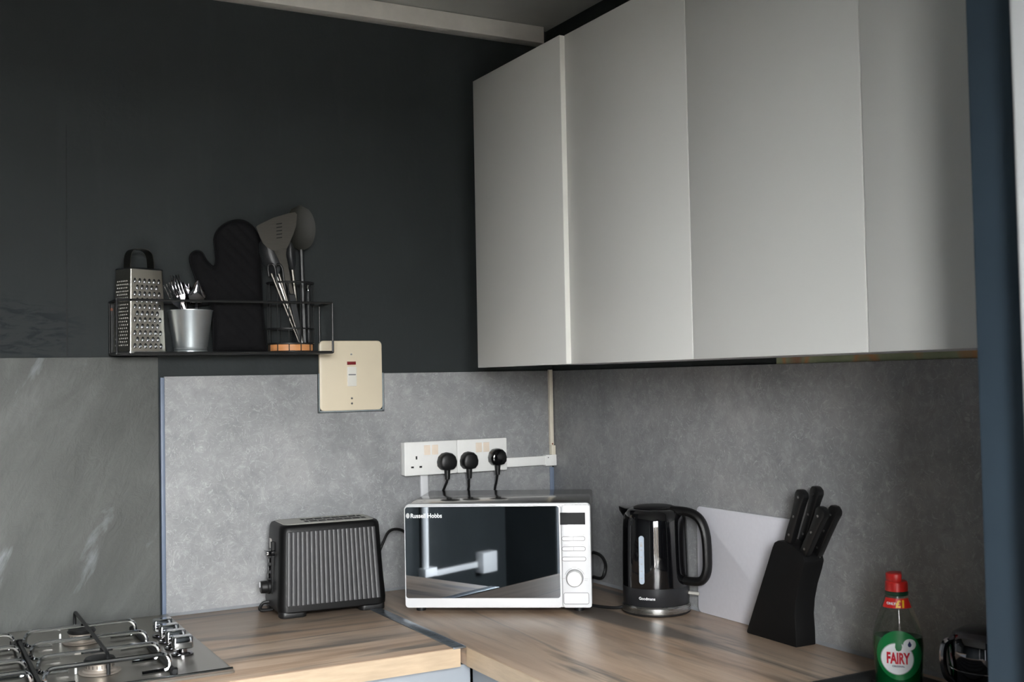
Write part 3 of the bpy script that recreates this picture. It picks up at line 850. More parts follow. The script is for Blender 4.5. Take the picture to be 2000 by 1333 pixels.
# spout
sp = -hd
sd = Vector((-sp.y, sp.x, 0))
b = MB()
rings = []
for t, wdt, zb, zt in ((0.045, 0.030, 0.175, 0.230), (0.062, 0.026, 0.178, 0.2305), (0.076, 0.017, 0.200, 0.2315), (0.090, 0.007, 0.222, 0.2325)):
    c = sp * t
    rings.append([c + sd * wdt + Vector((0, 0, zt)), c + sd * wdt * 0.6 + Vector((0, 0, (zt + zb) / 2 - 0.006)), c + sp * (-0.006) + Vector((0, 0, zb)), c - sd * wdt * 0.6 + Vector((0, 0, (zt + zb) / 2 - 0.006)), c - sd * wdt + Vector((0, 0, zt))])
b.loft(rings)
b.build('spout', 'black_gloss', ke, bevel=0.002)
# handle: flat-oval sweep
hp = smooth_path([hd * 0.045 + Vector((0, 0, 0.229)), hd * 0.088 + Vector((0, 0, 0.2265)), hd * 0.114 + Vector((0, 0, 0.212)), hd * 0.127 + Vector((0, 0, 0.180)), hd * 0.130 + Vector((0, 0, 0.130)), hd * 0.127 + Vector((0, 0, 0.097)), hd * 0.114 + Vector((0, 0, 0.078)), hd * 0.088 + Vector((0, 0, 0.0745)), hd * 0.066 + Vector((0, 0, 0.076))], 6)
hs = Vector((-hd.y, hd.x, 0))
rings = []
for i, p in enumerate(hp):
    a = hp[max(i - 1, 0)]; c_ = hp[min(i + 1, len(hp) - 1)]
    t = (c_ - a).normalized()
    nrm = t.cross(hs).normalized()
    rings.append([p + hs * 0.0125 * math.cos(q * math.pi / 6) + nrm * 0.0100 * math.sin(q * math.pi / 6) for q in range(12)])
MB().loft(rings).build('handle', 'black_satin', ke)
# water gauge on the body
ga = math.radians(-24)
gd = (fd * math.cos(ga) + rtv * math.sin(ga))
gs = Vector((-gd.y, gd.x, 0))
mt = Matrix(((gs.x, gd.x, 0, gd.x * 0.0722), (gs.y, gd.y, 0, gd.y * 0.0722), (0, 0, 1, 0), (0, 0, 0, 1)))
def on_kettle(vs, r0=0.0742, tilt=0.0):
    out = []
    for v in vs:
        a = v[0] / r0
        rad = r0 - (v[2] - 0.064) * 0.0195 + v[1]
        d_ = gd * math.cos(a) + gs * math.sin(a)
        out.append((d_.x * rad, d_.y * rad, v[2]))
    return out
gz0, gz1 = 0.072, 0.178
gp = rect(-0.0062, gz0, 0.0062, gz1, 0.0060, 6)
vs = [(p[0], -0.001, p[1]) for p in gp] + [(p[0], 0.0018, p[1]) for p in gp]
n = len(gp)
fs = [(i, (i + 1) % n, n + (i + 1) % n, n + i) for i in range(n)] + [tuple(range(n, 2 * n))]
wg = MB().add(on_kettle(vs), fs).build('water_gauge', 'water_gauge', ke)
b = MB()
for q in range(6):
    zz = gz0 + 0.012 + q * 0.0155
    b.add(on_kettle([(-0.002, 0.0021, zz), (0.002, 0.0021, zz), (0.002, 0.0021, zz + 0.0022), (-0.002, 0.0021, zz + 0.0022)]), [(0, 1, 2, 3)])
b.add(on_kettle([(-0.003, 0.0021, gz1 - 0.024), (0.003, 0.0021, gz1 - 0.024), (0.003, 0.0021, gz1 - 0.018), (-0.003, 0.0021, gz1 - 0.018)]), [(0, 1, 2, 3)])
b.build('gauge_mark', 'print_grey', wg, smooth=False)
# maker's name on the band
vs, fs = text_mesh('Goodmans', 0.0085, 0.0001, 0.00012, 'CENTER')
ta = math.radians(-16)
td = fd * math.cos(ta) + rtv * math.sin(ta)
tsd = Vector((-td.y, td.x, 0))
pv = []
for v in vs:
    a = v.x / 0.0748
    dd = td * math.cos(a) + tsd * math.sin(a)
    pv.append(dd * (0.0750 + v.z * 0.5) + Vector((0, 0, 0.038 + v.y)))
MB().add(pv, fs).build('lettering', 'print_white', ke, smooth=False)
# lever switch
lp = hd * 0.060 + Vector((0, 0, 0.0445))
MB().tube([Vector((0.65, -0.76, 0)) * 0.064 + Vector((0, 0, 0.0455)), Vector((0.65, -0.76, 0)) * 0.098 + Vector((0, 0, 0.0430))], [0.0036, 0.0040], 10).build('switch_lever', 'steel_satin', ke)
wp = -rtv
MB().tube(smooth_path([wp * 0.070 + Vector((0, 0, 0.010)), wp * 0.085 + Vector((0, 0.004, 0.006)), wp * 0.105 + Vector((0.004, 0.016, 0.004)), wp * 0.130 + Vector((0.010, 0.036, 0.004)), wp * 0.150 + Vector((0.016, 0.07, 0.004))], 6), 0.0036, 8).build('flex', 'cord', ke)

# ------------------------------------------------------------------ chopping board
r = MB().prism(rrect(0.156, 0.118, 0.012, 6, 0, 0.118), -0.0024, 0.0024, 'x')
o = r.build('chopping_board', 'board', bevel=0.0012)
o.location = (-0.0135, -0.798, CT + 0.0002)
o.rotation_euler = (0, math.radians(0.5), 0)
tag(o, 'pale plastic chopping board leaning against the wall behind kettle', 'chopping board')

# ------------------------------------------------------------------ knife block and knives
kb = thing('knife_block', 'black slanted knife block on the worktop', 'knife block', (-0.0690, -1.011, CT), math.radians(-1.5))
front = [(0.0, 0.0), (0.0, 0.03), (0.002, 0.06), (-0.002, 0.09), (-0.011, 0.12), (-0.024, 0.150), (-0.030, 0.168)]
top = [(-0.027, 0.177), (-0.015, 0.187), (0.003, 0.196), (0.025, 0.2005), (0.046, 0.2005), (0.056, 0.196), (0.062, 0.186)]
MB().prism(front + top + [(0.149, 0.004), (0.147, 0.0)], 0.0, 0.0500, 'x').build('block_body', 'block_black', kb, bevel=0.0022)
def knife(label, x, y, z, tilt, ln, rivets):
    r = thing('knife', label, 'knife', (x, y, z), rot=(math.radians(tilt), 0, 0), group='black-handled knives in the block')
    out = [(-0.009, -0.006), (0.010, -0.006), (0.0105, ln * 0.15), (0.0085, ln * 0.45), (0.0095, ln * 0.75), (0.0125, ln * 0.93), (0.010, ln), (0.0, ln + 0.003), (-0.010, ln - 0.001), (-0.0135, ln * 0.92), (-0.0115, ln * 0.75), (-0.0100, ln * 0.4), (-0.0095, ln * 0.1)]
    MB().prism(out, -0.0078, 0.0078, 'x').build('handle', 'knife_black', r, bevel=0.0028)
    MB().box((-0.001, -0.0095, -0.020), (0.001, 0.0095, -0.004)).build('blade', 'steel', r, smooth=False)
    for f in rivets:
        MB().disc((-0.0077, 0.0005, ln * f), 0.0025, 12, 'x', 0.0007).build('rivet', 'steel', r)
knife('long black knife nearest the room, leftmost in the block', -0.0560, -0.990, 1.105, 21, 0.104, (0.10, 0.48, 0.88))
knife('long black knife nearest the wall, back of the left pair', -0.0270, -0.9985, 1.105, 21, 0.110, (0.10, 0.48, 0.88))
knife('short black knife at the lower front of the block', -0.0560, -1.030, 1.083, 30, 0.104, (0.10, 0.48, 0.84))
knife('short black knife beside the wall, rightmost in the block', -0.0290, -1.036, 1.084, 30, 0.104, (0.10, 0.48, 0.84))

# ------------------------------------------------------------------ sink drainer, bottle, canister
sk = thing('sink', 'black composite sink drainer let into the worktop', 'sink', (-0.275, -1.440, CT + 0.0003))
MB().loft([[(x, y, z) for x, y in rrect(hx_, hy_, r_)] for hx_, hy_, r_, z in ((0.235, 0.226, 0.03, 0), (0.235, 0.226, 0.03, 0.003), (0.230, 0.221, 0.028, 0.005), (0.222, 0.213, 0.025, 0.005), (0.215, 0.206, 0.022, 0.002))]).build('drainer_tray', 'sink', sk)
for q in range(9):
    MB().tube([(-0.19 + q * 0.048, -0.18, 0.0018), (-0.19 + q * 0.048, 0.18, 0.0018)], 0.0022, 6).build('drainer_rib', 'sink', sk)

BOT = Vector((-0.150, -1.339, CT + 0.0048))
fdir = Vector((CAM.x - BOT.x, CAM.y - BOT.y, 0)).normalized()
rz = math.atan2(fdir.y, fdir.x) + math.pi / 2
bo = thing('washing_up_bottle', 'clear bottle of green washing-up liquid with red cap', 'bottle', BOT, rz)
BA = 0.0405; BD = 0.029
bprof = [(0.86, 0.0), (0.93, 0.004), (0.92, 0.020), (0.955, 0.045), (1.0, 0.075), (0.975, 0.092), (0.89, 0.108), (0.755, 0.124), (0.62, 0.138), (0.51, 0.150), (0.455, 0.157), (0.435, 0.160)]
def brad(z):
    for (a, za), (c, zc) in zip(bprof, bprof[1:]):
        if za <= z <= zc:
            return a + (c - a) * (z - za) / (zc - za)
    return bprof[-1][0] if z > 0.1 else bprof[0][0]
def bring(k, z, seg=48, sh=1.0):
    # section goes from oval to round towards the neck
    e = BD + (0.0176 / 0.435 - BD) * max(0, min(1, (z - 0.09) / 0.065))
    return [(BA * k * sh * math.cos(2 * math.pi * i / seg), e * k * sh * math.sin(2 * math.pi * i / seg), z) for i in range(seg)]
def bsurf(u, z, off=0.0004):
    k = brad(z)
    e = BD + (0.0176 / 0.435 - BD) * max(0, min(1, (z - 0.09) / 0.065))
    A, Bq = BA * k + off, e * k + off
    s_ = max(-0.995, min(0.995, u / A))
    return (u, -Bq * math.sqrt(1 - s_ * s_), z)
zs = [bprof[0][1]] + [0.002] + [0.0 + 0.160 * i / 32 for i in range(1, 33)]
MB().loft([bring(brad(z), z) for z in zs]).build('bottle_shell', 'clear', bo)
zl = [0.003 + (0.092 - 0.003) * i / 16 for i in range(17)]
MB().loft([bring(brad(z), z, 48, 0.965) for z in zl]).build('liquid', 'liquid', bo)
def decal(name, outline_pts, mat, off, par):
    """flat print wrapped on the bottle: fan of rings from centre to outline"""
    cx_ = sum(p[0] for p in outline_pts) / len(outline_pts); cz_ = sum(p[1] for p in outline_pts) / len(outline_pts)
    n = len(outline_pts); vs = []; fs = []
    K = 8
    for k in range(1, K + 1):
        for p in outline_pts:
            vs.append(bsurf(cx_ + (p[0] - cx_) * k / K, cz_ + (p[1] - cz_) * k / K, off))
    vs.append(bsurf(cx_, cz_, off))
    for k in range(K - 1):
        for i in range(n):
            fs.append((k * n + i, k * n + (i + 1) % n, (k + 1) * n + (i + 1) % n, (k + 1) * n + i))
    for i in range(n):
        fs.append((K * n, i, (i + 1) % n))
    return MB().add(vs, fs).build(name, mat, par)
circ = lambda x, z, rx, rz_, n=36: [(x + rx * math.cos(2 * math.pi * i / n), z + rz_ * math.sin(2 * math.pi * i / n)) for i in range(n)]
lb = decal('label', circ(0.001, 0.0655, 0.0345, 0.0400), 'green_label', 0.0005, bo)
decal('label_ring', circ(-0.0020, 0.0600, 0.0258, 0.0258), 'print_grey', 0.0008, lb)
decal('label_disc', circ(-0.0020, 0.0600, 0.0245, 0.0245), 'print_white', 0.0011, lb)
decal('leaf_notch', [(-0.004, 0.0890), (0.000, 0.0910), (0.0045, 0.0880), (0.0060, 0.0800), (0.0045, 0.0745), (0.0005, 0.0725), (-0.0035, 0.0740), (-0.0050, 0.0790)], 'green_label', 0.0014, lb)
bd = decal('badge', circ(0.0175, 0.0835, 0.0098, 0.0092, 24), 'print_white', 0.0012, lb)
decal('drop_mark', [(0.0175, 0.0895), (0.0205, 0.0835), (0.0195, 0.0805), (0.0175, 0.0795), (0.0155, 0.0805), (0.0145, 0.0835)], 'blue_print', 0.0016, bd)
vs, fs = text_mesh('FAIRY', 0.0195, 0.0, 0.0008, 'CENTER')
pv = [bsurf(-0.0010 + v.x * 0.70, 0.0530 + v.y * 1.25, 0.0018) for v in vs]
MB().add(pv, fs).build('lettering', 'red_print', lb, smooth=False)
vs, fs = text_mesh('ORIGINAL', 0.0042, 0.0, 0.0001, 'CENTER')
pv = [bsurf(-0.0005 + v.x, 0.0470 + v.y, 0.0018) for v in vs]
MB().add(pv, fs).build('lettering', 'blue_print', lb, smooth=False)
# red price collar
vs, fs = [], []
KU, KZ = 14, 5
for j in range(KZ + 1):
    z = 0.1400 + 0.0155 * j / KZ
    for i in range(KU + 1):
        u = (-0.92 + 1.84 * i / KU) * BA * brad(z)
        vs.append(bsurf(u, z, 0.0006))
for j in range(KZ):
    for i in range(KU):
        q = j * (KU + 1) + i
        fs.append((q, q + 1, q + KU + 2, q + KU + 1))
cl = MB().add(vs, fs).build('price_label', 'red_label', bo)
vs, fs = text_mesh('\u00a31', 0.0150, 0.0, 0.0007, 'CENTER')
MB().add([bsurf(0.0055 + v.x, 0.1420 + v.y, 0.0012) for v in vs], fs).build('lettering', 'yellow_print', cl, smooth=False)
vs, fs = text_mesh('ONLY', 0.0052, 0.0, 0.0002, 'CENTER')
MB().add([bsurf(-0.0090 + v.x, 0.1455 + v.y, 0.0012) for v in vs], fs).build('lettering', 'print_white', cl, smooth=False)
MB().lathe([(0.0178, 0.1585), (0.0188, 0.1605), (0.0188, 0.1640), (0.0170, 0.1655)], 32).build('collar', 'green_dark', bo)
cp_ = MB().lathe([(0.0180, 0.1655), (0.0182, 0.1690), (0.0176, 0.1795), (0.0160, 0.1815)], 32).build('cap', 'red_cap', bo)
b = MB()
half = [(-0.0176, -0.010), (-0.0176, 0.010)]
hp_ = [(0.0165 * math.cos(a_ * math.pi / 10 + math.pi / 2) , 0.0165 * math.sin(a_ * math.pi / 10 + math.pi / 2)) for a_ in range(0, 11)]
hp_ = [(-0.0165 * math.sin(t_), 0.0165 * math.cos(t_)) for t_ in [math.pi * k / 12 for k in range(13)]] + [(0.0085, -0.0142), (0.0085, 0.0142)]
b.prism(hp_, 0.1812, 0.1945, 'z')
b.build('flip_lid', 'red_cap', cp_, bevel=0.002)

cn = thing('canister', 'shiny chrome canister behind the bottle, half hidden by dark pier', 'canister', (-0.117, -1.482, CT + 0.0053))
MB().lathe([(0.0, 0.0), (0.044, 0.0), (0.046, 0.004), (0.0535, 0.066), (0.056, 0.088), (0.0545, 0.104), (0.047, 0.117), (0.033, 0.1245), (0.012, 0.127), (0.0, 0.127)], 56, cap=False).build('body', 'tinted_chrome', cn)
for z, r_ in ((0.066, 0.0540), (0.038, 0.0508)):
    MB().tube([(r_ * math.cos(a_ * math.pi / 24), r_ * math.sin(a_ * math.pi / 24), z) for a_ in range(48)], 0.0009, 6, closed=True).build('seam_ring', 'chrome', cn)
hl = Vector((-0.876, 0.481, 0))
MB().tube(smooth_path([hl * 0.045 + Vector((0, 0, 0.110)), hl * 0.062 + Vector((0, 0, 0.104)), hl * 0.0665 + Vector((0, 0, 0.080)), hl * 0.062 + Vector((0, 0, 0.055)), hl * 0.050 + Vector((0, 0, 0.042))], 6), 0.0055, 10).build('handle', 'chrome_dark', cn)

# ------------------------------------------------------------------ wire shelf
SX0, SX1, SZ, ST, SD = -1.1690, -0.6730, 1.5030, 1.6210, 0.100
sh = thing('wire_shelf', 'black metal wire shelf on the charcoal wall above hob', 'shelf', ((SX0 + SX1) / 2, 0, SZ))
hw = (SX1 - SX0) / 2
MB().box((-hw, -SD, -0.0035), (hw, -0.0025, -0.0005)).build('shelf_tray', 'wire', sh, bevel=0.0006)
def bar(name, pts):
    MB().tube(pts, 0.0028, 8).build(name, 'wire', sh)
hz = ST - SZ
bar('front_rail', [(-hw, -SD, hz), (hw, -SD, hz)])
bar('back_rail', [(-hw, -0.005, hz - 0.001), (hw, -0.005, hz - 0.001)])
bar('tray_edge', [(-hw, -SD, 0), (hw, -SD, 0)])
for s_ in (-1, 1):
    bar('side_rail', [(s_ * hw, -SD, hz), (s_ * hw, -0.004, hz)])
    bar('corner_post', [(s_ * hw, -SD, 0), (s_ * hw, -SD, hz)])
    bar('corner_post', [(s_ * hw, -0.005, 0), (s_ * hw, -0.005, hz)])
    bar('tray_edge', [(s_ * hw, -SD, 0), (s_ * hw, -0.004, 0)])
MB().box((-hw - 0.002, -0.0055, 0.002), (-hw + 0.010, -0.0010, hz - 0.002)).build('wall_bracket', 'wire', sh, smooth=False)
MB().disc((-hw + 0.004, -0.0055, hz - 0.016), 0.0035, 12, 'y', 0.0018).build('screw', 'brass', sh)

# box grater
gt = thing('box_grater', 'steel box grater with coarse and fine holes on shelf', 'grater', (-1.1130, -0.0560, SZ + 0.0002), math.radians(24))
gw, gd_, gh = 0.0470, 0.0330, 0.1870
def gring(k, z, r_=0.004):
    return [(x, y, z) for x, y in rrect(gw * k, gd_ * k, r_, 3)]
GT = 0.90
MB().loft([gring(1.0, 0), gring(GT, gh)]).build('grater_body', 'steel_grater', gt)
MB().loft([gring(1.03, 0.0), gring(1.03, 0.004), gring(1.0, 0.005)]).build('base_rim', 'steel', gt)
def gfront(u, z, off):     # coarse face, -y
    k = 1 + (GT - 1) * z / gh
    return Vector((u * k, -gd_ * k - off, z))
bt, bh = MB(), MB()
rows = 11
for rI in range(rows):
    z = 0.016 + rI * 0.0145
    cols = 6 if rI % 2 == 0 else 5
    for cI in range(cols):
        u = (-0.0345 if cols == 6 else -0.0280) + cI * 0.0135
        bh.add([gfront(u + 0.0042 * math.cos(a_ * math.pi / 6), z + 0.0062 * math.sin(a_ * math.pi / 6), 0.0003) for a_ in range(12)], [tuple(range(12))])
        # raised scoop below the hole
        rings = []
        for k2, (rr_, of) in enumerate(((1.0, 0.0002), (0.8, 0.0020), (0.45, 0.0032), (0.1, 0.0036))):
            rings.append([gfront(u - 0.0008 + 0.0046 * rr_ * math.cos(a_ * math.pi / 5), z - 0.0018 + 0.0046 * rr_ * math.sin(a_ * math.pi / 5), of) for a_ in range(10)])
        bt.loft(rings, False, True)
bh.build('coarse_holes', 'dark_hole', gt, smooth=False)
bt.build('coarse_teeth', 'chrome', gt)
bf = MB()
for rI in range(20):
    z = 0.018 + rI * 0.0075
    for cI in range(7 - rI % 2):
        k = 1 + (GT - 1) * z / gh
        y = (-0.0225 + cI * 0.0075 + (0.00375 if rI % 2 else 0)) * k
        x = -gw * k - 0.0004
        rr_ = 0.0021
        ring1 = [(x, y + rr_ * math.cos(a_ * math.pi / 3), z + rr_ * math.sin(a_ * math.pi / 3)) for a_ in range(6)]
        bf.add(ring1 + [(x - 0.0011, y, z)], [(i, (i + 1) % 6, 6) for i in range(6)])
bf.build('fine_teeth', 'grater_dot', gt)
tk = GT
MB().loft([gring(tk * 1.0, gh), gring(tk * 1.02, gh + 0.0015), gring(tk * 0.9, gh + 0.004), gring(tk * 0.6, gh + 0.0045)]).build('top_cap', 'nylon', gt)
hx_ = 0.030
hpts = smooth_path([(-hx_ - 0.001, 0, gh + 0.003), (-hx_ + 0.001, 0, gh + 0.028), (-hx_ + 0.006, 0, gh + 0.041), (-0.012, 0, gh + 0.0475), (0.012, 0, gh + 0.0475), (hx_ - 0.006, 0, gh + 0.041), (hx_ - 0.001, 0, gh + 0.028), (hx_ + 0.001, 0, gh + 0.003)], 5)
rings = []
for i, p in enumerate(hpts):
    a = hpts[max(i - 1, 0)]; c_ = hpts[min(i + 1, len(hpts) - 1)]
    t = (c_ - a).normalized(); nrm = t.cross(Vector((0, 1, 0))).normalized()
    rings.append([p + Vector((0, -0.0125, 0)) + nrm * 0.0008, p + Vector((0, 0.0125, 0)) + nrm * 0.0008, p + Vector((0, 0.0125, 0)) - nrm * 0.0008, p + Vector((0, -0.0125, 0)) - nrm * 0.0008])
MB().loft(rings).build('handle', 'steel_dull', gt)

# zinc bucket and cutlery
bk = thing('bucket', 'small galvanised bucket of cutlery on the shelf', 'bucket', (-1.0005, -0.0560, SZ + 0.0002))
MB().lathe([(0.0, 0.002), (0.0352, 0.002), (0.0365, 0.0), (0.0375, 0.001), (0.0378, 0.005), (0.0366, 0.007), (0.0378, 0.0095), (0.0370, 0.012), (0.0382, 0.0145), (0.0500, 0.0955), (0.0512, 0.0970), (0.0512, 0.0985), (0.0495, 0.0985), (0.0480, 0.0955), (0.0360, 0.016), (0.0, 0.006)], 48, cap=False).build('bucket_body', 'zinc', bk)

def fork(label, dx, dy, tilt_x, tilt_y, rz_, drop, grp='forks in the zinc bucket'):
    r = thing('fork', label, 'fork', (-1.0005 + dx, -0.056 + dy, SZ + 0.022 + drop), rot=(math.radians(tilt_x), math.radians(tilt_y), math.radians(rz_)), group=grp)
    hl_ = [(-0.005, 0.0), (0.005, 0.0), (0.0030, 0.060), (0.0028, 0.092), (0.010, 0.106), (0.0115, 0.114), (-0.0115, 0.114), (-0.010, 0.106), (-0.0028, 0.092), (-0.0030, 0.060)]
    MB().prism(hl_, -0.0009, 0.0009, 'y').build('fork_handle', 'chrome_dark', r, bevel=0.0004, seg=1)
    for q in range(4):
        x = -0.0100 + q * 0.00667
        MB().tube(smooth_path([(x, 0, 0.113), (x, -0.002, 0.128), (x, -0.0005, 0.146), (x, 0.002, 0.152)], 4), [0.0013] * 12 + [0.0006], 6).build('tine', 'chrome_dark', r)
def spoon(label, dx, dy, tilt_x, tilt_y, rz_, drop, s=1.0):
    r = thing('spoon', label, 'spoon', (-1.0005 + dx, -0.056 + dy, SZ + 0.018 + drop), rot=(math.radians(tilt_x), math.radians(tilt_y), math.radians(rz_)), group='spoons in the zinc bucket')
    hl_ = [(-0.005, 0.0), (0.005, 0.0), (0.0030, 0.060), (0.0028, 0.104), (-0.0028, 0.104), (-0.0030, 0.060)]
    MB().prism(hl_, -0.0009, 0.0009, 'y').build('spoon_handle', 'chrome_dark', r, bevel=0.0004, seg=1)
    rings = []
    for k in range(9):
        t = k / 8
        w_ = 0.0170 * s * math.sin(math.pi * min(1, 0.12 + 0.88 * t) ** 0.8) + 0.001
        z = 0.101 + 0.048 * s * t
        dp = 0.0065 * math.sin(math.pi * t)
        ring_ = []
        for q in range(9):
            u = -1 + 2 * q / 8
            ring_.append((w_ * u, dp * (1 - u * u), z))
        for q in range(8, -1, -1):
            u = -1 + 2 * q / 8
            ring_.append((w_ * u, dp * (1 - u * u) - 0.0012, z))
        rings.append(ring_)
    MB().loft(rings).build('spoon_bowl', 'chrome_dark', r)
fork('steel fork leaning furthest left out of the bucket', 0.010, -0.012, 8, -26, 0, 0.0)
fork('steel fork standing upright at the back left of the bucket', -0.004, 0.016, -2, -10, 12, 0.010)
fork('steel fork behind the leaning fork in the bucket', 0.012, 0.002, 3, -17, -14, 0.004)
spoon('steel spoon in the middle of the bucket', 0.002, 0.012, -6, -3, 20, 0.0)
spoon('steel spoon at the right of the bucket nearest the oven mitt', 0.006, -0.002, -3, 4, -25, -0.002, 1.08)
spoon('steel spoon standing at the back of the bucket', -0.008, 0.022, -8, 6, 5, 0.0)

# oven mitt: quilted pad, outline with real thickness
mo_pts = [(-0.9450, 1.5040), (-0.9450, 1.5500), (-0.9465, 1.6050), (-0.9610, 1.6320), (-0.9753, 1.6505), (-0.9873, 1.6853), (-0.9969, 1.7151), (-0.9955, 1.7326), (-0.9831, 1.7419), (-0.9695, 1.7386), (-0.9597, 1.7214), (-0.9437, 1.7068), (-0.9373, 1.7196), (-0.9388, 1.7423), (-0.9413, 1.7701), (-0.9340, 1.7907), (-0.9162, 1.8080), (-0.8906, 1.8183), (-0.8675, 1.8169), (-0.8470, 1.8025), (-0.8343, 1.7747), (-0.8321, 1.7361), (-0.8297, 1.6794), (-0.8282, 1.6280), (-0.8249, 1.5765), (-0.8214, 1.5380), (-0.8205, 1.5040)]
def inset_poly(P, d):
    out = []
    n = len(P)
    for i in range(n):
        a, p, c_ = Vector(P[i - 1]), Vector(P[i]), Vector(P[(i + 1) % n])
        e1 = (p - a).normalized(); e2 = (c_ - p).normalized()
        n1 = Vector((e1.y, -e1.x)); n2 = Vector((e2.y, -e2.x))
        m_ = n1 + n2
        if m_.length < 1e-6: m_ = n1
        m_.normalize()
        out.append(tuple(p + m_ * d))
    return out
dense = smooth_path([(p[0], p[1], 0) for p in mo_pts], 3)
dense = [(p.x + 0.887, p.y - 1.504) for p in dense]
mi = thing('oven_mitt', 'black quilted oven mitt propped upright on the shelf', 'oven mitt', (-0.887, -0.0450, SZ + 0.0003))
from mathutils.geometry import delaunay_2d_cdt
def in_poly(x, z, P):
    c = False
    j = len(P) - 1
    for i in range(len(P)):
        if (P[i][1] > z) != (P[j][1] > z) and x < (P[j][0] - P[i][0]) * (z - P[i][1]) / (P[j][1] - P[i][1]) + P[i][0]:
            c = not c
        j = i
    return c
def seg_d(x, z, P):
    best = 9
    for i in range(len(P)):
        ax, az = P[i]; bx, bz = P[(i + 1) % len(P)]
        dx_, dz_ = bx - ax, bz - az
        t = max(0, min(1, ((x - ax) * dx_ + (z - az) * dz_) / (dx_ * dx_ + dz_ * dz_ + 1e-12)))
        best = min(best, math.hypot(x - ax - t * dx_, z - az - t * dz_))
    return best
grid = []
xz = -0.12
while xz < 0.08:
    zz = 0.003
    while zz < 0.32:
        if in_poly(xz, zz, dense) and seg_d(xz, zz, dense) > 0.0035:
            grid.append((xz, zz))
        zz += 0.0055
    xz += 0.0055
allp = [Vector(p) for p in dense] + [Vector(p) for p in grid]
res = delaunay_2d_cdt(allp, [], [list(range(len(dense)))], 1, 1e-7)
pts2, faces2 = res[0], res[2]
def puff(x, z):
    dd = seg_d(x, z, dense)
    base = 0.0135 * math.sqrt(max(0.0, 1 - (1 - min(1, dd / 0.026)) ** 2))
    q = abs(math.sin((x + z) * math.pi / 0.030)) * abs(math.sin((x - z) * math.pi / 0.030))
    cuff = 0.0015 if z < 0.02 else 0
    return base + 0.0030 * min(1, dd / 0.012) * (q ** 0.5) + cuff
vs = []
for p in pts2:
    h_ = puff(p.x, p.y) + 0.0008
    vs.append((p.x, -h_, p.y))
nf = len(vs)
for p in pts2:
    vs.append((p.x, puff(p.x, p.y) * 0.8 + 0.0008, p.y))
fs = [tuple(f) for f in faces2] + [tuple(nf + i for i in reversed(f)) for f in faces2]
nb = len(dense)
idx = list(range(nb))
fs += [(i, (i + 1) % nb, nf + (i + 1) % nb, nf + i) for i in range(nb)]
MB().add(vs, fs).build('mitt_pad', 'mitt', mi, ang=80)
b = MB().tube([(p[0], 0, p[1]) for p in dense], 0.0021, 6, closed=True)
b.build('bound_edge', 'mitt', mi)
MB().box((0.028, -0.004, 0.001), (0.056, -0.0145, 0.0022)).build('care_tag', 'switch_white', mi, smooth=False)

# wire utensil holder
uh = thing('utensil_holder', 'round black wire utensil holder with bamboo base on shelf', 'utensil holder', (-0.7625, -0.0545, SZ + 0.0004))
UR = 0.0465
def ringp(r_, z, n=36):
    return [(r_ * 1.16 * math.cos(2 * math.pi * i / n), r_ * math.sin(2 * math.pi * i / n), z) for i in range(n)]
MB().lathe([(0.0, 0.004), (UR - 0.001, 0.004), (UR - 0.001, 0.0185), (0.0, 0.0185)], 40, ex=1.16, cap=False).build('bamboo_base', 'cork', uh)
MB().tube(ringp(UR + 0.0015, 0.1665), 0.0024, 8, closed=True).build('top_ring', 'wire', uh)
for z in (0.0565, 0.021, 0.002):
    MB().tube(ringp(UR + 0.001, z), 0.0016, 6, closed=True).build('hoop', 'wire', uh)
for q in range(12):
    a = 2 * math.pi * (q + 0.35) / 12
    MB().tube([((UR + 0.001) * 1.16 * math.cos(a), (UR + 0.001) * math.sin(a), 0.002), ((UR + 0.001) * 1.16 * math.cos(a), (UR + 0.001) * math.sin(a), 0.1665)], 0.0012, 6).build('upright_wire', 'wire', uh)

# utensils standing in the holder (outlines in x,z with their own thickness)
def sheet(rt, name, outline_, y0, y1, mat, bevel=0.0004, org=(0, 0)):
    return MB().prism([(p[0] - org[0], p[1] - org[1]) for p in outline_], y0, y1, 'y').build(name, mat, rt, bevel=bevel, seg=1)
B0 = (-0.7625, SZ + 0.021)
tu = thing('slotted_turner', 'steel slotted turner standing in the wire holder', 'turner', (B0[0], -0.0880, B0[1]))
head = [(-0.8528, 1.7982), (-0.8464, 1.8039), (-0.8116, 1.822), (-0.7765, 1.834), (-0.7587, 1.8381), (-0.754, 1.8329), (-0.7567, 1.8044), (-0.7643, 1.7836), (-0.7742, 1.7612), (-0.7799, 1.7501), (-0.7880, 1.7440), (-0.8000, 1.7425), (-0.8126, 1.7440), (-0.8283, 1.7513), (-0.8376, 1.7602), (-0.8452, 1.7753)]
rings = []
for off_, bend in ((0.0, 0), (0.0014, 0)):
    rings.append([(p[0] - B0[0], off_, p[1] - B0[1]) for p in head])
hd_ = MB().loft(rings).build('turner_head', 'steel_dull', tu, smooth=False)
for q in range(5):
    z = 1.8058 - q * 0.0083
    MB().add([(-0.8055 - B0[0], -0.0006, z - B0[1]), (-0.7915 - B0[0], -0.0006, z + 0.0024 - B0[1]), (-0.7913 - B0[0], -0.0006, z + 0.0049 - B0[1]), (-0.8050 - B0[0], -0.0006, z + 0.0025 - B0[1])], [(0, 1, 2, 3)]).build('slot', 'dark_hole', hd_, smooth=False)
neck = [(-0.8126, 1.7450), (-0.7800, 1.7510), (-0.7825, 1.7359), (-0.7780, 1.7126), (-0.7715, 1.6750), (-0.7640, 1.6400), (-0.7720, 1.6390), (-0.7865, 1.6749), (-0.7925, 1.6997), (-0.8018, 1.7243)]
sheet(tu, 'turner_shank', neck, -0.0012, 0.0014, 'steel_dull', org=B0)
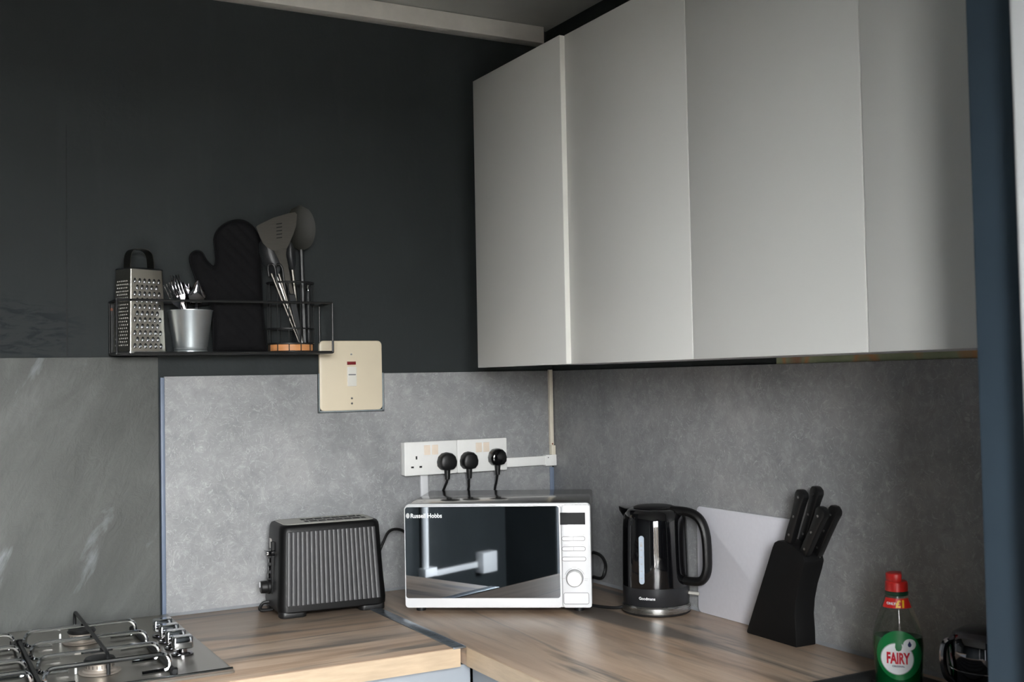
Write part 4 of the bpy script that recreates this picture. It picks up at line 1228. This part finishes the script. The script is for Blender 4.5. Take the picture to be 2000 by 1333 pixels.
sheet(tu, 'turner_handle', [(-0.7800, 1.642), (-0.7620, 1.642), (-0.7480, 1.560), (-0.7500, 1.5262), (-0.7600, 1.5262), (-0.7640, 1.560)], -0.0045, 0.0055, 'nylon', 0.002, B0)

def spoonlike(name, label, cat, base, y, head_c, rw, rh, ang, mat, hmat, shank_r=0.0035):
    r = thing(name, label, cat, (base[0], y, base[1]))
    hc = Vector((head_c[0] - base[0], 0, head_c[1] - base[1]))
    dv = hc.normalized()
    sv = Vector((dv.z, 0, -dv.x))
    rings = []
    for k in range(11):
        t = -1 + 2 * k / 10
        w_ = rw * math.sqrt(max(0.0, 1 - t * t)) + 0.0006
        if t < -0.6: w_ = max(w_, 0.0045)
        c = hc + dv * (rh * t)
        dp = 0.010 * (1 - t * t)
        ring_ = []
        for q in range(9):
            u = -1 + 2 * q / 8
            ring_.append(c + sv * (w_ * u) + Vector((0, dp * (1 - u * u), 0)))
        for q in range(8, -1, -1):
            u = -1 + 2 * q / 8
            ring_.append(c + sv * (w_ * u) + Vector((0, dp * (1 - u * u) + 0.0022, 0)))
        rings.append(ring_)
    MB().loft(rings).build('bowl', mat, r)
    st = hc - dv * (rh * 0.95)
    MB().tube([Vector((0, 0.001, 0)), st * 0.5 + Vector((0, 0.002, 0)), st + Vector((0, 0.002, 0))], [shank_r * 1.5, shank_r * 1.2, shank_r], 8).build('handle', hmat, r)
    return r
ls = spoonlike('serving_spoon', 'large olive and grey serving spoon at the back of the holder', 'serving spoon', (-0.7200, SZ + 0.021), -0.0330, (-0.7270, 1.8090), 0.0370, 0.0560, 0, 'olive', 'nylon', 0.0055)
spoonlike('cooking_spoon', 'dark grey nylon spoon behind the turner at the mitt side', 'cooking spoon', (-0.7400, SZ + 0.021), -0.0745, (-0.8180, 1.7300), 0.0200, 0.0460, 0, 'nylon', 'steel', 0.0040)
spoonlike('ladle', 'dark nylon ladle handle standing right of the turner', 'ladle', (-0.7350, SZ + 0.021), -0.0500, (-0.7580, 1.7380), 0.0110, 0.0360, 0, 'nylon', 'steel_dull', 0.0042)
tg = thing('tongs', 'thin steel tongs with black loops leaning across the holder', 'tongs', (-0.7540, -0.0945, SZ + 0.021))
for q, (dx, tx) in enumerate(((0.0, -0.0660), (0.004, -0.0470))):
    MB().tube([(dx, q * 0.004, 0.0), (dx + (tx - dx) * 0.7, q * 0.004, 0.115), (tx, q * 0.004, 0.165)], [0.0018, 0.0034, 0.0032], 8).build('arm', 'steel_dull', tg)
    MB().tube(smooth_path([(tx - 0.006, q * 0.004, 0.158), (tx - 0.008, q * 0.004, 0.180), (tx - 0.001, q * 0.004, 0.188), (tx + 0.008, q * 0.004, 0.180), (tx + 0.012, q * 0.004, 0.150), (tx + 0.016, q * 0.004, 0.120)], 5), 0.0026, 8).build('grip_loop', 'cord', tg)
pe = thing('peeler', 'short grey-handled peeler at the right side of the holder', 'peeler', (-0.7215, -0.0660, SZ + 0.021))
MB().lathe([(0.0030, 0.0), (0.0062, 0.012), (0.0050, 0.040), (0.0062, 0.090), (0.0068, 0.118), (0.0060, 0.128)], 14).build('handle', 'nylon', pe)
MB().lathe([(0.0064, 0.1285), (0.0066, 0.138), (0.0040, 0.142)], 14).build('ferrule', 'chrome', pe)
MB().tube([(-0.012, 0.006, 0.0), (-0.066, 0.010, 0.006), (-0.040, 0.012, 0.045)], 0.0035, 8).build('spare', 'steel', pe) if False else None

# ------------------------------------------------------------------ opposite wall: what the microwave door mirrors
r = thing('service_pipe', 'white vertical pipe on the far wall, seen mirrored in microwave', 'pipe', (-W + 0.022, -2.414, 0.487))
MB().tube([(0, 0, 0.03), (0, 0, 1.90)], 0.017, 16).build('pipe_run', 'white', r)
MB().box((-0.0215, -0.055, -0.012), (0.030, 0.030, 0.030)).build('pipe_foot', 'white', r, bevel=0.004)
r = thing('socket_box', 'white socket box with trunking on far wall, mirrored in microwave', 'socket', (-W + 0.0006, -2.855, 0.436))
MB().box((0, -0.055, 0.0), (0.060, 0.055, 0.105)).build('box', 'white', r, bevel=0.004)
MB().box((0, 0.056, 0.030), (0.022, 0.360, 0.058)).build('trunking', 'white', r, bevel=0.002)
